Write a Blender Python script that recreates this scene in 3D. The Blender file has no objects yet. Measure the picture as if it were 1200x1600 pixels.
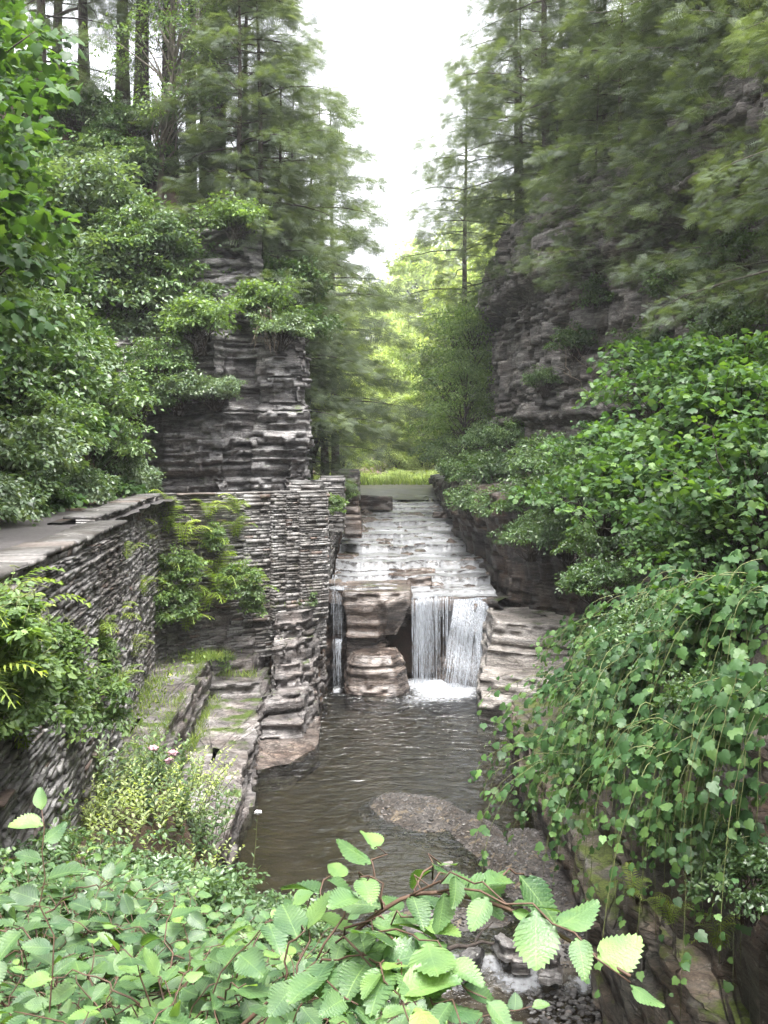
import bpy, math, random
import numpy as np
from mathutils import Vector
R = math.radians
SC = bpy.context.scene
COL = SC.collection

# ------------------------------------------------------------------ camera, sky, sun, exposure
EYE = 7.0          # eye height above the pool, metres (pool surface = 0)
FPX = 1556.0       # focal length in pixels of the 1200x1600 photograph
cam_d = bpy.data.cameras.new('camera'); cam = bpy.data.objects.new('camera', cam_d); COL.objects.link(cam)
cam.location = (0, 0, EYE); cam.rotation_euler = (R(90), 0, 0)
cam_d.sensor_fit = 'VERTICAL'; cam_d.sensor_height = 36; cam_d.lens = FPX / 1600 * 36
cam_d.shift_y = -80 / 1600; cam_d.clip_start = 0.05; cam_d.clip_end = 2000
SC.camera = cam
SUN_EL, SUN_AZ = R(70), R(160)      # azimuth from +Y, positive to the right
w = bpy.data.worlds.new('World'); SC.world = w; w.use_nodes = True
wn = w.node_tree.nodes; wl = w.node_tree.links
sky = wn.new('ShaderNodeTexSky'); sky.sky_type = 'NISHITA'; sky.sun_disc = False
sky.sun_elevation = SUN_EL; sky.sun_rotation = SUN_AZ; sky.air_density = 1.0; sky.dust_density = 6.0; sky.ozone_density = 1.0
hs = wn.new('ShaderNodeHueSaturation'); hs.inputs['Saturation'].default_value = 0.18; hs.inputs['Value'].default_value = 1.0
wl.new(sky.outputs[0], hs.inputs['Color']); wl.new(hs.outputs[0], wn['Background'].inputs[0])
wn['Background'].inputs[1].default_value = 0.15
sd = bpy.data.lights.new('sun', 'SUN'); sd.energy = 0.8; sd.angle = R(30); sd.color = (1, 0.97, 0.92)
sun = bpy.data.objects.new('sun', sd); COL.objects.link(sun)
sdir = Vector((math.sin(SUN_AZ) * math.cos(SUN_EL), math.cos(SUN_AZ) * math.cos(SUN_EL), math.sin(SUN_EL)))
sun.rotation_euler = sdir.to_track_quat('Z', 'Y').to_euler(); sun.location = (0, 0, 60)
SC.view_settings.view_transform = 'Standard'; SC.view_settings.look = 'None'
SC.view_settings.gamma = 1; SC.view_settings.exposure = 2.7
SC.cycles.use_denoising = True
SC.cycles.max_bounces = 6; SC.cycles.diffuse_bounces = 3; SC.cycles.glossy_bounces = 2
SC.cycles.transmission_bounces = 4; SC.cycles.transparent_max_bounces = 10; SC.cycles.volume_bounces = 0
SC.cycles.caustics_reflective = False; SC.cycles.caustics_refractive = False

def at(u, v, d):
    return np.array([(u - 600) * d / FPX, d, EYE - (v - 720) * d / FPX])

# ------------------------------------------------------------------ noise + mesh helpers
def _h(ix, iy, iz, seed):
    n = (ix * 374761393 + iy * 668265263 + iz * 1274126177 + seed * 974634777) & 0xffffffff
    n = ((n ^ (n >> 13)) * 1274126177) & 0xffffffff
    n = ((n ^ (n >> 16)) * 2246822519) & 0xffffffff
    return ((n ^ (n >> 15)) & 0xffffff) / float(0xffffff) * 2 - 1
def noise(x, y, z=0.0, seed=0):
    x, y, z = np.broadcast_arrays(np.asarray(x, float), np.asarray(y, float), np.asarray(z, float))
    ix, iy, iz = [np.floor(a).astype(np.int64) for a in (x, y, z)]
    fx, fy, fz = x - ix, y - iy, z - iz
    fx, fy, fz = [f * f * (3 - 2 * f) for f in (fx, fy, fz)]
    r = 0
    for a in (0, 1):
        for b in (0, 1):
            for c in (0, 1):
                r = r + _h(ix + a, iy + b, iz + c, seed) * (fx if a else 1 - fx) * (fy if b else 1 - fy) * (fz if c else 1 - fz)
    return r
def fbm(x, y, z=0.0, seed=0, oct=4):
    r = 0; a = 1.0; f = 1.0
    for i in range(oct):
        r = r + a * noise(np.asarray(x) * f, np.asarray(y) * f, np.asarray(z) * f, seed + i * 7); a *= .5; f *= 2.03
    return r
def sm(a, b, x):
    t = np.clip((x - a) / (b - a), 0, 1); return t * t * (3 - 2 * t)

class MB:
    def __init__(s): s.v = []; s.f = []; s.a = []; s.uv = []; s.n = 0
    def add(s, V, F, var=None, uv=None):
        """V (n,3); F list of arrays (m,k) of indices"""
        V = np.asarray(V, np.float32).reshape(-1, 3)
        if not isinstance(F, list): F = [F]
        for f in F:
            f = np.asarray(f, np.int64)
            if len(f): s.f.append(f + s.n)
        s.v.append(V)
        n = len(V)
        s.a.append(np.zeros(n, np.float32) if var is None else np.broadcast_to(np.asarray(var, np.float32), (n,)))
        s.uv.append(np.zeros((n, 2), np.float32) if uv is None else np.asarray(uv, np.float32).reshape(-1, 2))
        s.n += n
        return s
    def build(s, name, mat, parent=None, smooth=False, org=(0, 0, 0)):
        me = bpy.data.meshes.new(name)
        V = np.concatenate(s.v) - np.asarray(org, np.float32); me.vertices.add(len(V)); me.vertices.foreach_set('co', V.ravel())
        tot = [np.full(len(f), f.shape[1]) for f in s.f]; tot = np.concatenate(tot)
        li = np.concatenate([f.ravel() for f in s.f]).astype(np.int32)
        st = np.concatenate([[0], np.cumsum(tot)[:-1]]).astype(np.int32)
        me.loops.add(len(li)); me.loops.foreach_set('vertex_index', li)
        me.polygons.add(len(st)); me.polygons.foreach_set('loop_start', st)
        at_ = me.attributes.new('var', 'FLOAT', 'POINT'); at_.data.foreach_set('value', np.ascontiguousarray(np.concatenate(s.a)))
        uvl = me.uv_layers.new(name='UVMap'); UV = np.concatenate(s.uv)
        uvl.data.foreach_set('uv', UV[li].ravel())
        me.update(calc_edges=True)
        if smooth: me.polygons.foreach_set('use_smooth', np.ones(len(st), bool))
        me.materials.append(mat)
        o = bpy.data.objects.new(name, me); COL.objects.link(o); o.location = org
        if parent: o.parent = parent; o.location = (0, 0, 0)
        return o

def grid_faces(nr, nc, closed=False):
    i = np.arange(nr - 1)[:, None] * nc; j = np.arange(nc if closed else nc - 1)[None, :]
    j2 = (j + 1) % nc
    return np.stack([i + j, i + j2, i + nc + j2, i + nc + j], -1).reshape(-1, 4)
def tube(mb, pts, rad, sides=6, var=0.0):
    pts = np.asarray(pts, float); n = len(pts); rad = np.broadcast_to(np.asarray(rad, float), (n,))
    t = np.gradient(pts, axis=0); t /= np.linalg.norm(t, axis=1)[:, None] + 1e-9
    up = np.where(np.abs(t[:, 2:3]) > .9, np.array([[1., 0, 0]]), np.array([[0, 0, 1.]]))
    a = np.cross(t, up); a /= np.linalg.norm(a, axis=1)[:, None] + 1e-9; b = np.cross(t, a)
    for k in range(1, n):
        if np.dot(a[k], a[k - 1]) < 0: a[k] *= -1; b[k] *= -1
    th = np.arange(sides) / sides * 2 * math.pi
    V = pts[:, None] + rad[:, None, None] * (np.cos(th)[None, :, None] * a[:, None] + np.sin(th)[None, :, None] * b[:, None])
    mb.add(V.reshape(-1, 3), [grid_faces(n, sides, True), np.array([list(range(sides))[::-1]]), np.array([np.arange(sides) + (n - 1) * sides])], var)
def curve(p0, p1, sag=0.0, n=6, wob=0.0, rng=None):
    p0, p1 = np.asarray(p0, float), np.asarray(p1, float); t = np.linspace(0, 1, n)[:, None]
    P = p0 + (p1 - p0) * t; P[:, 2] += sag * 4 * (t * (1 - t))[:, 0]
    if wob and rng is not None:
        P[1:-1] += rng.normal(0, wob, (n - 2, 3))
    return P
def unit(v): return v / (np.linalg.norm(v, axis=-1, keepdims=True) + 1e-9)
def scatter(mb, tpl, pos, axis, nrm, scale, var):
    """instances of a template (V,F list,uv) baked into one mesh"""
    TV, TF, TUV = tpl; m = len(pos); k = len(TV)
    D = unit(axis); X = unit(np.cross(D, nrm)); N = np.cross(X, D)
    s = np.broadcast_to(np.asarray(scale, float), (m,))[:, None, None]
    V = pos[:, None] + s * (TV[None, :, 0:1] * X[:, None] + TV[None, :, 1:2] * D[:, None] + TV[None, :, 2:3] * N[:, None])
    off = (np.arange(m) * k)[:, None, None]
    F = [(f[None] + off).reshape(-1, f.shape[1]) for f in TF]
    mb.add(V.reshape(-1, 3), F, np.repeat(np.asarray(var, np.float32), k), np.tile(TUV, (m, 1)))

# ------------------------------------------------------------------ leaf templates
def T_oval(wd=.27, fold=.07, droop=.1):
    V = np.array([[0, 0, 0], [-wd, .3, fold], [-wd * .8, .68, fold * .6 - droop * .3], [0, 1, -droop], [wd * .8, .68, fold * .6 - droop * .3], [wd, .3, fold]], float)
    return V, [np.array([[0, 3, 2, 1], [0, 5, 4, 3]])], V[:, :2] * 1.0
def T_maple():
    o = [(0, 0), (-.16, -.05), (-.42, .02), (-.3, .2), (-.55, .45), (-.26, .48), (-.2, .62), (0, 1), (.2, .62), (.26, .48), (.55, .45), (.3, .2), (.42, .02), (.16, -.05)]
    V = [(0, .3, 0.05)] + [(x, y, -.16 * (abs(x) ** 1.3) - .1 * max(0, y - .3) ** 2) for x, y in o]
    F = [(0, i + 1, (i + 1) % len(o) + 1)[::-1] for i in range(len(o))]
    V = np.array(V, float); return V, [np.array(F)], V[:, :2]
def T_vine(k=0):
    o = [(0, 0), (-.2, -.12), (-.42, .0), (-.52, .22), (-.40, .34), (-.50, .56), (-.28, .66), (-.14, .86), (0, 1.02), (.14, .84), (.30, .64), (.48, .54), (.42, .32), (.52, .2), (.4, -.02), (.18, -.12)]
    V = [(0, .3, 0.04)] + [(x * (1 - .1 * k), y, (-.2 + .3 * k) * (abs(x) ** 1.2) - .14 * max(0, y - .3) ** 2 + .03 * math.sin(i * 2.1 + k)) for i, (x, y) in enumerate(o)]
    F = [(0, i + 1, (i + 1) % len(o) + 1)[::-1] for i in range(len(o))]
    V = np.array(V, float); return V, [np.array(F)], V[:, :2]
def T_elm(n=12, wid=.33, curl=.12, fold=.06, tw=0.0):
    V = []; UV = []; F = []
    def wdt(t): return wid * (math.sin(math.pi * min(1, t ** .78)) ** .75) * (1 - .25 * t ** 3) if 0 < t < 1 else 0
    ms = []
    for i in range(n + 1):
        t = i / n; ms.append(len(V)); V.append((tw * t * t * .3, t, -curl * t * t)); UV.append((0, t))
    for sd_ in (-1, 1):
        prev = None
        for i in range(n):
            t0 = i / n; tm = (i + .72) / n; t1 = (i + 1) / n
            w0 = wdt(t0 + .02) * .93; wm = wdt(tm) * 1.07; w1 = wdt(t1) * .90
            ix = len(V)
            for t, ww, sh in ((t0, w0, .045), (tm, wm, .085), (t1, w1, .045)):
                tt = min(t + sh * (1 if ww > .03 else 0), 1.0 if t < 1 else 1.0)
                zz = -curl * tt * tt + fold * (ww / wid) ** 1.5 + .006 * (1 if t == tm else -1) + .02 * math.sin(tt * 9 + sd_)
                V.append((sd_ * ww + tw * tt * tt * .3, tt, zz)); UV.append((sd_ * ww, tt))
            F.append((ms[i], ix, ix + 1, ix + 1) if False else None)
            q1 = (ms[i], ix + 1, ix, ix)
            F.pop()
            if sd_ < 0: F += [(ms[i], ix + 1, ix), (ms[i], ms[i + 1], ix + 1), (ms[i + 1], ix + 2, ix + 1)]
            else: F += [(ms[i], ix, ix + 1), (ms[i], ix + 1, ms[i + 1]), (ms[i + 1], ix + 1, ix + 2)]
    return np.array(V, float), [np.array(F)], np.array(UV, float)
def T_spray(n=9, L=.42, wd=.035, droop=.25):
    """flat conifer spray: an axis with narrow side twiglets"""
    V = []; F = []
    droop = droop * .6
    def q(p0, p1, ww):
        p0 = np.array(p0, float); p1 = np.array(p1, float); d = p1 - p0; c = np.array([-d[1], d[0], 0]); c = c / (np.linalg.norm(c) + 1e-9) * ww
        i = len(V); V.extend([p0 - c * .6, p0 + c * .6, p0 * .35 + p1 * .65 + c, p1, p0 * .35 + p1 * .65 - c])
        F.append((i, i + 4, i + 3, i + 2, i + 1))
    q((0, 0, 0), (0, 1, -droop), wd)
    for i in range(n):
        t = .08 + .85 * i / (n - 1); l = L * (1 - t) ** .7 * .95 + .08; z = -droop * t * t
        for s in (-1, 1):
            tt = t + (.03 if s > 0 else 0)
            q((0, tt, z), (s * l * .86, tt + l * .55, z - .25 * l), wd)
    V = np.array(V); return V, [np.array(F)], V[:, :2]
def T_fern(n=13):
    V = []; F = []
    for i in range(n):
        t = (i + 1) / (n + 1); z = .55 * math.sin(t * 2.2) - .25 * t * t; y = t * .95
        l = .24 * math.sin(math.pi * (t * .86 + .12)) + .02
        for s in (-1, 1):
            k = len(V); V += [(0, y - .02, z), (s * l * .5, y + .0 + l * .12, z - .01), (s * l, y + .03 + l * .3, z - .07), (s * l * .45, y + .055, z - .01)]
            F.append((k, k + 1, k + 2, k + 3) if s < 0 else (k, k + 3, k + 2, k + 1))
    for i in range(5):
        t0 = i / 5; t1 = (i + 1) / 5; k = len(V)
        for t in (t0, t1):
            z = .55 * math.sin(t * 2.2) - .25 * t * t; V += [(-.008, t * .95, z), (.008, t * .95, z)]
        F.append((k, k + 1, k + 3, k + 2))
    V = np.array(V, float); return V, [np.array(F)], V[:, :2]
def T_blade():
    V = np.array([[-.03, 0, 0], [.03, 0, 0], [-.025, .5, .06], [.025, .5, .06], [0, 1, -.12]], float)
    return V, [np.array([[0, 1, 3, 2]]), np.array([[2, 3, 4]])], V[:, :2]
OVAL = T_oval(); OVALN = T_oval(.14, .05, .2); MAPLE = T_vine(0); VINE2 = T_vine(1); ELM = T_elm(); ELMS = [T_elm(), T_elm(13, .30, .30, .10, .25), T_elm(11, .36, -.06, -.07, -.2), T_elm(12, .31, .22, .14, -.3)]; SPRAY = T_spray(6, .52, .021, .3); SPRAYN = T_spray(9, .45, .015, .35); FERN = T_fern(); BLADE = T_blade()

# ------------------------------------------------------------------ materials
def new_mat(name):
    m = bpy.data.materials.new(name); m.use_nodes = True; nt = m.node_tree
    return m, nt.nodes, nt.links, nt.nodes['Principled BSDF'], nt.nodes['Material Output']
def ramp(n, stops):
    r = n.new('ShaderNodeValToRGB'); cr = r.color_ramp
    while len(cr.elements) < len(stops): cr.elements.new(.5)
    for e, (p, c) in zip(cr.elements, stops): e.position = p; e.color = (*c, 1)
    return r
def nz(n, l, vec, scale, detail=4, rough=.55, dist=0):
    t = n.new('ShaderNodeTexNoise'); t.inputs['Scale'].default_value = scale; t.inputs['Detail'].default_value = detail
    t.inputs['Roughness'].default_value = rough; t.inputs['Distortion'].default_value = dist
    if vec is not None: l.new(vec, t.inputs['Vector'])
    return t
def mapping(n, l, vec, scale, rot=(0, 0, 0)):
    m = n.new('ShaderNodeMapping'); m.inputs['Scale'].default_value = scale; m.inputs['Rotation'].default_value = rot
    l.new(vec, m.inputs['Vector']); return m.outputs[0]
def mixc(n, l, a, b, fac, mode='MIX'):
    m = n.new('ShaderNodeMix'); m.data_type = 'RGBA'; m.blend_type = mode
    for s, v in ((6, a), (7, b)):
        if isinstance(v, tuple): m.inputs[s].default_value = (*v, 1)
        else: l.new(v, m.inputs[s])
    if isinstance(fac, (int, float)): m.inputs[0].default_value = fac
    else: l.new(fac, m.inputs[0])
    return m.outputs[2]
def math_(n, l, op, a, b=None):
    m = n.new('ShaderNodeMath'); m.operation = op
    for i, v in enumerate((a, b)):
        if v is None: continue
        if isinstance(v, (int, float)): m.inputs[i].default_value = v
        else: l.new(v, m.inputs[i])
    return m.outputs[0]
def bump(n, l, h, strength, dist, bs=None):
    b = n.new('ShaderNodeBump'); b.inputs['Strength'].default_value = strength; b.inputs['Distance'].default_value = dist
    l.new(h, b.inputs['Height'])
    if bs is not None: l.new(bs, b.inputs['Normal'])
    return b.outputs[0]
def geo_nz(n, l):
    g = n.new('ShaderNodeNewGeometry'); s = n.new('ShaderNodeSeparateXYZ'); l.new(g.outputs['Normal'], s.inputs[0]); return s.outputs['Z']

def rock_mat(name, dark, mid, light, moss=0.0, rough=.6, mosscol=(.05, .075, .015), rust=(.16, .09, .05), rustamt=.4, spec=.4, plate=(2.6, 2.6, 15), platd=.028, bedf=10.0):
    m, n, l, p, o = new_mat(name)
    tc = n.new('ShaderNodeTexCoord').outputs['Object']
    big = nz(n, l, mapping(n, l, tc, (.7, .7, 3.2)), 1.6, 6, .62, .3)
    r = ramp(n, [(.32, dark), (.48, mid), (.66, light)]); l.new(big.outputs[0], r.inputs[0])
    pt = nz(n, l, tc, .9, 5, .6); pr = ramp(n, [(.42, (0, 0, 0)), (.68, (1, 1, 1))]); l.new(pt.outputs[0], pr.inputs[0])
    c = mixc(n, l, r.outputs[0], rust, math_(n, l, 'MULTIPLY', pr.outputs[0], rustamt))
    ln = nz(n, l, mapping(n, l, tc, (1.1, 1.1, 9)), 2.2, 5, .7, .3); lr_ = ramp(n, [(.36, (.42, .40, .38)), (.5, (1, 1, 1)), (.66, (1.55, 1.5, 1.45))]); l.new(ln.outputs[0], lr_.inputs[0])
    c = mixc(n, l, c, lr_.outputs[0], .8, 'MULTIPLY')
    fn = nz(n, l, mapping(n, l, tc, (1, 1, 2.5)), 17, 6, .7); fr = ramp(n, [(.3, (.45, .45, .45)), (.7, (1.5, 1.5, 1.5))]); l.new(fn.outputs[0], fr.inputs[0])
    c = mixc(n, l, c, fr.outputs[0], 1.0, 'MULTIPLY')
    # pale lichen flecks
    lc = nz(n, l, tc, 9, 5, .8); lr = ramp(n, [(.60, (0, 0, 0)), (.68, (.55, .55, .55))]); l.new(lc.outputs[0], lr.inputs[0])
    c = mixc(n, l, c, (.36, .36, .33), lr.outputs[0])
    if moss > 0:
        mz = nz(n, l, tc, 1.3, 6, .65); up = math_(n, l, 'MULTIPLY', geo_nz(n, l), .14)
        s = math_(n, l, 'ADD', mz.outputs[0], up); mr = ramp(n, [(.78 - moss * .3, (0, 0, 0)), (.86 - moss * .3, (1, 1, 1))]); l.new(s, mr.inputs[0])
        mc = nz(n, l, tc, 30, 3); mcr = ramp(n, [(.3, tuple(x * .5 for x in mosscol)), (.7, tuple(x * 1.5 for x in mosscol))]); l.new(mc.outputs[0], mcr.inputs[0])
        c = mixc(n, l, c, mcr.outputs[0], mr.outputs[0])
    l.new(c, p.inputs['Base Color']); p.inputs['Roughness'].default_value = rough; p.inputs['Specular IOR Level'].default_value = spec
    wp = nz(n, l, tc, 1.7, 3, .5); wv = n.new('ShaderNodeVectorMath'); wv.operation = 'MULTIPLY_ADD'; l.new(wp.outputs['Color'], wv.inputs[0]); wv.inputs[1].default_value = (.5, .5, .12); l.new(tc, wv.inputs[2])
    vm = mapping(n, l, wv.outputs[0], plate)
    vo = n.new('ShaderNodeTexVoronoi'); vo.inputs['Scale'].default_value = 1; vo.inputs['Randomness'].default_value = 1; l.new(vm, vo.inputs['Vector'])
    ve = n.new('ShaderNodeTexVoronoi'); ve.feature = 'DISTANCE_TO_EDGE'; ve.inputs['Scale'].default_value = 1; l.new(vm, ve.inputs['Vector'])
    sp = n.new('ShaderNodeSeparateColor'); l.new(vo.outputs['Color'], sp.inputs[0])
    er = ramp(n, [(.0, (.38, .36, .34)), (.045, (1, 1, 1))]); l.new(ve.outputs['Distance'], er.inputs[0])
    c = mixc(n, l, c, er.outputs[0], .85, 'MULTIPLY')
    sz_ = n.new('ShaderNodeSeparateXYZ'); l.new(tc, sz_.inputs[0]); bw = nz(n, l, tc, .9, 4, .6)
    bl = math_(n, l, 'FRACT', math_(n, l, 'ADD', math_(n, l, 'MULTIPLY', sz_.outputs['Z'], bedf), math_(n, l, 'MULTIPLY', bw.outputs[0], 5.0)))
    bm = nz(n, l, mapping(n, l, tc, (1.2, 1.2, 4)), 2.3, 3, .5); bmr = ramp(n, [(.42, (0, 0, 0)), (.5, (1, 1, 1))]); l.new(bm.outputs[0], bmr.inputs[0])
    blr = ramp(n, [(0, (.3, .29, .28)), (.10, (1, 1, 1))]); l.new(bl, blr.inputs[0]); bln = mixc(n, l, (1., 1., 1.), blr.outputs[0], bmr.outputs[0])
    c = mixc(n, l, c, bln, .9, 'MULTIPLY')
    pc = ramp(n, [(0, (.78, .78, .79)), (1, (1.22, 1.21, 1.2))]); l.new(sp.outputs[1], pc.inputs[0]); c = mixc(n, l, c, pc.outputs[0], .8, 'MULTIPLY')
    l.new(c, p.inputs['Base Color'])
    b1 = nz(n, l, mapping(n, l, tc, (1, 1, 5)), 4, 8, .7)
    b = bump(n, l, b1.outputs[0], .8, .012); b = bump(n, l, bln, .9, .025, b); b = bump(n, l, sp.outputs[0], 1.0, platd, b); b = bump(n, l, ln.outputs[0], .7, .03, b); b = bump(n, l, fn.outputs[0], .6, .02, b); l.new(b, p.inputs['Normal'])
    return m
M = {}
M['cliff'] = rock_mat('cliff_rock', (.055, .054, .055), (.135, .133, .134), (.27, .265, .262), .25, .5, rustamt=.12)
M['cliff_r'] = rock_mat('cliff_rock_brown', (.045, .043, .041), (.115, .11, .104), (.25, .24, .228), .3, .7, rustamt=.15, plate=(1.6, 1.6, 8), platd=.05)
M['dark'] = rock_mat('dark_wet_rock', (.014, .013, .012), (.04, .037, .035), (.11, .103, .098), .3, .42, mosscol=(.04, .06, .012))
M['ledge'] = rock_mat('ledge_rock', (.055, .051, .050), (.115, .108, .106), (.22, .21, .207), .38, .5, rustamt=.18)
M['wetrock'] = rock_mat('wet_rock', plate=(.6, .6, 7), platd=.02, bedf=7.0, dark=(.03, .025, .023), mid=(.085, .071, .063), light=(.18, .155, .138), moss=.05, rough=.25, rust=(.12, .07, .045), rustamt=.35, spec=.6)
M['pale'] = rock_mat('pale_smooth_rock', (.11, .10, .092), (.21, .195, .18), (.31, .29, .27), .2, .5, rustamt=.1, plate=(.9, .9, 11), platd=.02)
M['boulder'] = rock_mat('boulder_rock', (.04, .04, .042), (.11, .108, .105), (.22, .215, .21), 0, .35, rustamt=.2, spec=.6, platd=.01)
M['mossy'] = rock_mat('mossy_rock', (.035, .032, .026), (.08, .072, .06), (.13, .122, .11), .52, .6, mosscol=(.07, .09, .018))

def masonry_mat(name, cols, moss=.3):
    m, n, l, p, o = new_mat(name)
    tc = n.new('ShaderNodeTexCoord').outputs['Object']
    a = n.new('ShaderNodeAttribute'); a.attribute_name = 'var'
    r = ramp(n, cols); l.new(a.outputs['Fac'], r.inputs[0]); c = r.outputs[0]
    f = nz(n, l, tc, 22, 6, .7); fr = ramp(n, [(.3, (.5, .5, .5)), (.72, (1.5, 1.5, 1.5))]); l.new(f.outputs[0], fr.inputs[0])
    c = mixc(n, l, c, fr.outputs[0], 1.0, 'MULTIPLY')
    st = nz(n, l, mapping(n, l, tc, (1, 1, .5)), 1.1, 5, .6); sr = ramp(n, [(.36, (.42, .38, .34)), (.6, (1.15, 1.15, 1.15))]); l.new(st.outputs[0], sr.inputs[0])
    c = mixc(n, l, c, sr.outputs[0], 1.0, 'MULTIPLY')
    lc = nz(n, l, tc, 7, 6, .8); lr = ramp(n, [(.58, (0, 0, 0)), (.66, (.65, .65, .65))]); l.new(lc.outputs[0], lr.inputs[0])
    c = mixc(n, l, c, (.36, .36, .33), lr.outputs[0])
    mz = nz(n, l, tc, 1.7, 6, .7); mr = ramp(n, [(.72 - moss * .3, (0, 0, 0)), (.82 - moss * .3, (.8, .8, .8))]); l.new(mz.outputs[0], mr.inputs[0])
    c = mixc(n, l, c, (.055, .065, .02), mr.outputs[0])
    l.new(c, p.inputs['Base Color']); p.inputs['Roughness'].default_value = .6
    l.new(bump(n, l, f.outputs[0], .7, .02), p.inputs['Normal'])
    return m
M['masonry'] = masonry_mat('masonry', [(0, (.09, .087, .085)), (.4, (.175, .168, .163)), (.94, (.27, .262, .255)), (.97, (.15, .12, .105)), (1, (.17, .12, .10))], .3)
M['coping'] = masonry_mat('coping', [(0, (.07, .068, .066)), (.8, (.125, .12, .116)), (1, (.14, .10, .08))], .28)
M['core'] = rock_mat('wall_core', (.012, .011, .01), (.025, .022, .02), (.05, .045, .04), .2, .9)

ELMR = []
def leaf_mat(name, c0, c1, c2, rough=.42, tr=.35, spec=.5, vein=False, trc=1.5):
    m, n, l, p, o = new_mat(name)
    a = n.new('ShaderNodeAttribute'); a.attribute_name = 'var'
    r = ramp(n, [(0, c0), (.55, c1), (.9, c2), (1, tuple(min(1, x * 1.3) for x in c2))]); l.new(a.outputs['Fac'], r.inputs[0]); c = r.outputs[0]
    tc = n.new('ShaderNodeTexCoord'); cl = nz(n, l, tc.outputs['Object'], .8, 2); cr = ramp(n, [(.3, (.75, .75, .8)), (.7, (1.25, 1.25, 1.1))]); l.new(cl.outputs[0], cr.inputs[0])
    c = mixc(n, l, c, cr.outputs[0], 1.0, 'MULTIPLY')
    if vein:
        s = n.new('ShaderNodeSeparateXYZ'); l.new(tc.outputs['UV'], s.inputs[0])
        ab = math_(n, l, 'ABSOLUTE', s.outputs['X'])
        ph = math_(n, l, 'SUBTRACT', math_(n, l, 'MULTIPLY', s.outputs['Y'], 11.0), math_(n, l, 'MULTIPLY', ab, 8.0))
        wv = math_(n, l, 'PINGPONG', ph, .5)         # 0 at a side vein
        mid = n.new('ShaderNodeMapRange'); l.new(ab, mid.inputs[0]); mid.inputs[1].default_value = 0; mid.inputs[2].default_value = .018; mid.inputs[3].default_value = 1; mid.inputs[4].default_value = 0
        sv = n.new('ShaderNodeMapRange'); l.new(wv, sv.inputs[0]); sv.inputs[1].default_value = 0; sv.inputs[2].default_value = .09; sv.inputs[3].default_value = .6; sv.inputs[4].default_value = 0
        vv = math_(n, l, 'MAXIMUM', mid.outputs[0], sv.outputs[0])
        c = mixc(n, l, c, tuple(min(1, x * 1.15 + .02) for x in c2), math_(n, l, 'MULTIPLY', vv, .7))
        spn = nz(n, l, tc.outputs['Object'], 95, 4, .75); spr = ramp(n, [(.67, (0, 0, 0)), (.73, (.8, .8, .8))]); l.new(spn.outputs[0], spr.inputs[0]); c = mixc(n, l, c, (.13, .09, .04), spr.outputs[0])
        yl = nz(n, l, tc.outputs['Object'], 14, 3, .6); ylr = ramp(n, [(.35, (.75, .8, .85)), (.68, (1.3, 1.2, .95))]); l.new(yl.outputs[0], ylr.inputs[0]); c = mixc(n, l, c, ylr.outputs[0], 1.0, 'MULTIPLY')
        hgt = math_(n, l, 'SQRT', wv)
        fine = nz(n, l, tc.outputs['UV'], 26, 4); sc_ = nz(n, l, tc.outputs['Object'], 30, 3); rgh = n.new('ShaderNodeMapRange'); l.new(sc_.outputs[0], rgh.inputs[0]); rgh.inputs[1].default_value = .35; rgh.inputs[2].default_value = .65; rgh.inputs[3].default_value = .22; rgh.inputs[4].default_value = .5
        b = bump(n, l, hgt, .3, .0016); b = bump(n, l, fine.outputs[0], .5, .003, b); l.new(b, p.inputs['Normal'])
        ELMR.append((m, rgh.outputs[0]))
    l.new(c, p.inputs['Base Color']); p.inputs['Roughness'].default_value = rough; p.inputs['Specular IOR Level'].default_value = spec
    if vein: l.new(ELMR[-1][1], p.inputs['Roughness'])
    t = n.new('ShaderNodeBsdfTranslucent'); l.new(mixc(n, l, c, (trc, trc * 1.05, .45), 1.0, 'MULTIPLY'), t.inputs[0])
    mx = n.new('ShaderNodeMixShader'); mx.inputs[0].default_value = tr
    l.new(p.outputs[0], mx.inputs[1]); l.new(t.outputs[0], mx.inputs[2]); l.new(mx.outputs[0], o.inputs[0])
    return m
M['hemlock'] = leaf_mat('hemlock_needles', (.055, .08, .055), (.09, .12, .082), (.135, .172, .105), .5, .38, .4)
M['shrub'] = leaf_mat('shrub_leaves', (.05, .09, .042), (.085, .145, .066), (.15, .22, .09), .36, .35, .55)
M['shrub_pale'] = leaf_mat('pale_shrub_leaves', (.08, .125, .078), (.13, .19, .115), (.2, .26, .155), .34, .32, .7)
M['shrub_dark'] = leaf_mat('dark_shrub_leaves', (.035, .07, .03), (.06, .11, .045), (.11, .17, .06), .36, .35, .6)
M['tree'] = leaf_mat('tree_leaves', (.065, .11, .045), (.11, .175, .072), (.19, .27, .105), .42, .45, .4)
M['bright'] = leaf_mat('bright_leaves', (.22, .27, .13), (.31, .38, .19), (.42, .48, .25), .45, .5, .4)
M['maple'] = leaf_mat('maple_leaves', (.03, .068, .027), (.056, .112, .04), (.11, .185, .055), .45, .4, .3)
M['vine'] = leaf_mat('vine_leaves', (.022, .056, .021), (.045, .10, .035), (.095, .17, .05), .45, .38, .32)
M['elm'] = leaf_mat('elm_leaves', (.048, .10, .046), (.08, .155, .07), (.14, .235, .08), .34, .38, .6, vein=True)
M['fern'] = leaf_mat('fern_fronds', (.10, .16, .03), (.17, .24, .045), (.26, .32, .07), .5, .4, .35)
M['grass'] = leaf_mat('grass_blades', (.08, .13, .03), (.14, .21, .05), (.24, .29, .08), .5, .4, .3)
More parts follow.
